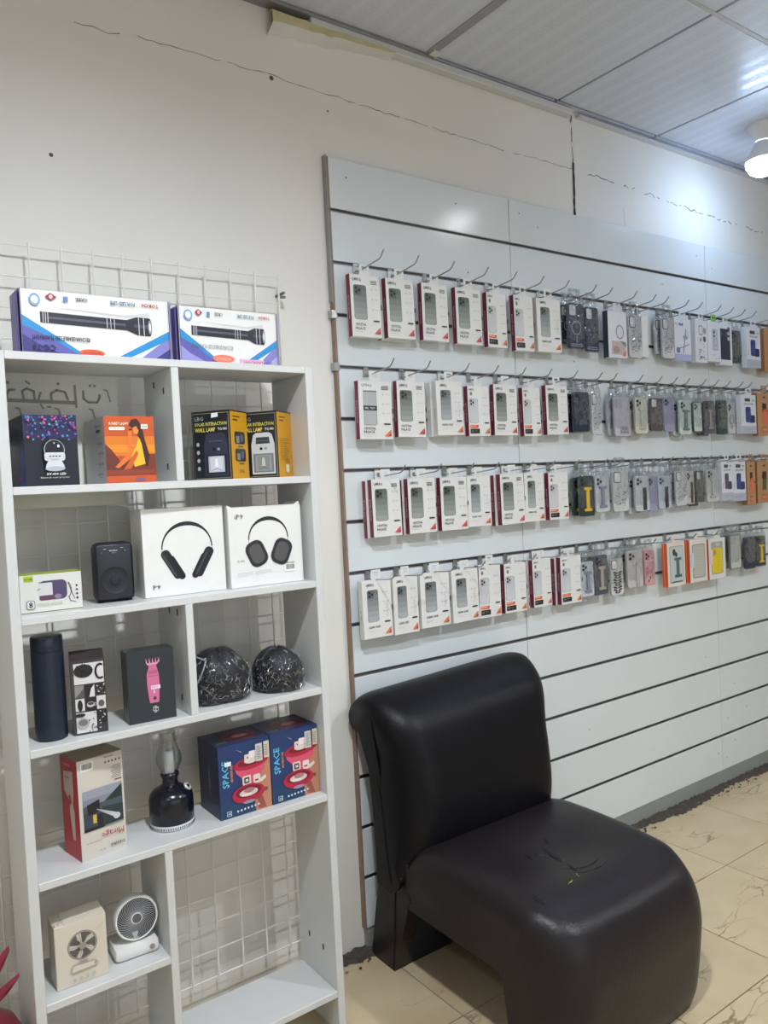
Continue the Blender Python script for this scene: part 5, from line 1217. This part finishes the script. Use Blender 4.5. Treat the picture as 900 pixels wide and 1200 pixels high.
# backrest cushion
BX0, BX1 = -.012, .572
def back_prof(x):
    g = g_round(x, .085, BX0, BX1); gt = g_round(x, .055, BX0, BX1)
    rear = [(-.085, .245), (-.080, .42), (-.070, .55), (-.055, .64), (-.045, .685)]
    dz = .022*(1-gt)
    def F_(yf, z, side): return (side+(yf-side)*g, z)
    front = [(-.020, .690-dz*.3), (-.010+.004*g, .715-dz*.5), (-.012, .748-dz*.7), (-.028, .778-dz), (-.060, .796-dz), (-.10-.01*g, .800-dz), F_(-.165, .782-dz*.9, -.120), F_(-.215, .745-dz*.6, -.130), F_(-.247, .69, -.135), F_(-.268, .60, -.125), F_(-.280, .50, -.128), F_(-.278, .43, -.140), F_(-.262, .372, -.150), F_(-.225, .325, -.165), (-.19, .275), (-.15, .240)]
    return catmull(rear, 3)+catmull(front, 4)
bk = loft_x(xs_for(.085, BX0, BX1, 9, 16), back_prof, LEATHER2, 'backrest', 45)
for v in bk.data.vertices:      # the top roll flares out past the side seams and rises a little to the far side
    k = max(0, min(1, (v.co.z-.60)/.14)); k = k*k*(3-2*k); u = (v.co.x-BX0)/(BX1-BX0)*2-1
    v.co.x += .022*k*u*abs(u); v.co.z += k*.014*(u+.2)
# rear leg frame (side cheeks) and dark kick panel
for x0, x1 in ((.004, .050), (CW-.055, CW-.012)):
    MB().prism([(-.074, .40), (-.074, .27), (-.045, .15), (-.012, .0004), (-.125, .0004), (-.165, .10), (-.205, .215), (-.212, .33), (-.15, .40)], x0, x1, LEATHER, 'x').obj('rear_leg', ch)
MB().prism([(-.060, .30), (-.040, .15), (-.014, .001), (-.030, .001), (-.055, .15), (-.075, .30)], .050, CW-.055, LEATHER2, 'x').obj('back_panel', ch)
NAVF = pm('dark_navy_lining', (.010, .013, .026), .55, noise=.3, nscale=14)
MB().prism([(-.118, .001), (-.124, .001), (-.170, .110), (-.200, .206), (-.194, .206), (-.163, .110)], .050, CW-.055, NAVF, 'x').obj('kick_panel', ch)
MB().box(.05, CW-.055, -.56, -.20, .206, .2116, NAVF).obj('seat_underside', ch)
# piping along backrest side and seat seams
def piping(pts, r=.0028, m=None): MB().tube(pts, r, m or LEATHER2, 6).obj('piping', ch, 50)
piping([(BX0-.0005, y, z) for y, z in catmull([(-.020, .675), (-.060, .66), (-.095, .60), (-.118, .52), (-.130, .42), (-.140, .33), (-.150, .27)], 4)])
piping([(.0025, y, z) for y, z in catmull([(-.150, .265), (-.142, .20), (-.132, .10), (-.118, .004)], 4)], .002, LEATHER)
piping([(-.001, y, z) for y, z in [(-.155, .262), (-.19, .268), (-.215, .255), (-.225, .235)]], .0022, LEATHER)
piping([(.0, -.585, .232), (.004, -.640, .236), (.0095, -.690, .240)], .0016, LEATHER)
# tears and exposed foam on the seat
def seat_z(x, y):
    P = seat_prof(x); best = None
    for (a, b) in zip(P[:56], P[1:57]):
        if min(a[0], b[0]) <= y <= max(a[0], b[0]) and (a[1]+b[1])/2 > .25:
            t = (y-a[0])/((b[0]-a[0]) or 1); z = a[1]+(b[1]-a[1])*t; best = z if best is None else max(best, z)
    return best or .38
RIP = pm('torn_leather_gap', (.004, .004, .004), .9, noise=.1); FOAM = pm('exposed_yellow_foam', (.42, .33, .10), .9, noise=.3, nscale=200)
def tear(pts, wd, m):
    mb = MB(); mb.flat = True; P = [Vector((x, y, seat_z(x, y)+.0012)) for x, y in pts]; n = len(P)
    L = []; Rr = []
    for i, q in enumerate(P):
        d = (P[min(i+1, n-1)]-P[max(i-1, 0)]); s = Vector((-d.y, d.x, 0)).normalized()*wd*math.sin(PI*(i+.15)/(n-.7)); a = q+s; b = q-s
        a.z = seat_z(a.x, a.y)+.0012; b.z = seat_z(b.x, b.y)+.0012; L.append(a); Rr.append(b)
    for i in range(n-1): mb.face([L[i], Rr[i], Rr[i+1], L[i+1]], m)
    mb.obj('tear', ch)
rn = random.Random(3)
def seg_pts(a, b, n=7, j=.003): return [(a[0]+(b[0]-a[0])*i/n+rn.uniform(-j, j), a[1]+(b[1]-a[1])*i/n+rn.uniform(-j, j)) for i in range(n+1)]
tear(seg_pts((.071, -.610), (.064, -.655)), .0065, RIP)
tear(seg_pts((.279, -.455), (.262, -.545), 9), .0065, RIP); tear(seg_pts((.272, -.500), (.263, -.530), 5), .0030, FOAM)
tear(seg_pts((.315, -.425), (.30, -.455), 5), .0055, RIP); tear(seg_pts((.262, -.55), (.245, -.60), 6), .0035, RIP)
tear(seg_pts((.20, -.62), (.175, -.635), 4), .0015, FOAM); tear(seg_pts((.235, -.60), (.225, -.625), 4), .0012, FOAM)
def crease(pts, r): MB().tube([(x, y, seat_z(x, y)-r*.25) for x, y in pts], [r*math.sin(PI*(i+.3)/(len(pts)-.4)) for i in range(len(pts))], LEATHER, 6).obj('crease', ch, 60)
crease(seg_pts((.215, -.44), (.20, -.50), 8, .001), .004); crease(seg_pts((.235, -.46), (.255, -.49), 5, .001), .005)
crease([(.30+.085*math.cos(a), -.52+.075*math.sin(a)) for a in [math.radians(200+i*12) for i in range(12)]], .0028)
crease([(.30+.11*math.cos(a), -.525+.095*math.sin(a)) for a in [math.radians(215+i*10) for i in range(11)]], .0022)

# ================================================================== RED GLASS ORNAMENT AT THE LEFT EDGE
vz = thing('red_ornament', 'round dark red object with curved red petals at the lower left corner', 'ornament', (-1.045, -.16, 0))
REDM = pm('glossy_dark_red', (.20, .022, .034), .28, noise=.15, nscale=10); RED2 = pm('magenta_petal', (.24, .016, .050), .35, noise=.2, nscale=20)
MB().lathe([(.05, 0), (.07, .01), (.075, .06), (.084, .18), (.092, .24), (.088, .285), (.070, .322), (.040, .342), (.020, .350), (.013, .358), (.013, .372), (0, .373)], REDM, 40).obj('body', vz, 50)
MB().lathe([(.016, .356), (.019, .362), (.016, .369)], CHROME, 20, cap=False).obj('collar', vz, 50)
def petal(p0, p1, p2, wd):
    mb = MB(); n = 10; L = []
    for i in range(n+1):
        t = i/n; c = Vector(p0)*(1-t)**2+Vector(p1)*2*t*(1-t)+Vector(p2)*t*t; k = wd*(math.sin(PI*(t*.80+.12))**.8); L.append((c+Vector((0, -.004, k)), c+Vector((0, -.009, 0)), c+Vector((0, -.004, -k)), c+Vector((0, .004, 0))))
    for a, b in zip(L[:-1], L[1:]):
        for k in range(4): q = (k+1) % 4; mb.face([a[k], b[k], b[q], a[q]], RED2)
    mb.face(L[0], RED2); mb.face(L[-1], RED2); mb.weld = True; mb.obj('petal', vz, 50)
petal((0, 0, .362), (.036, -.01, .372), (.080, -.01, .410), .013)
petal((0, 0, .380), (.03, 0, .415), (.066, 0, .466), .020)
petal((0, 0, .362), (-.036, -.01, .372), (-.080, -.01, .410), .013)
petal((0, 0, .380), (-.03, 0, .415), (-.06, 0, .466), .020)
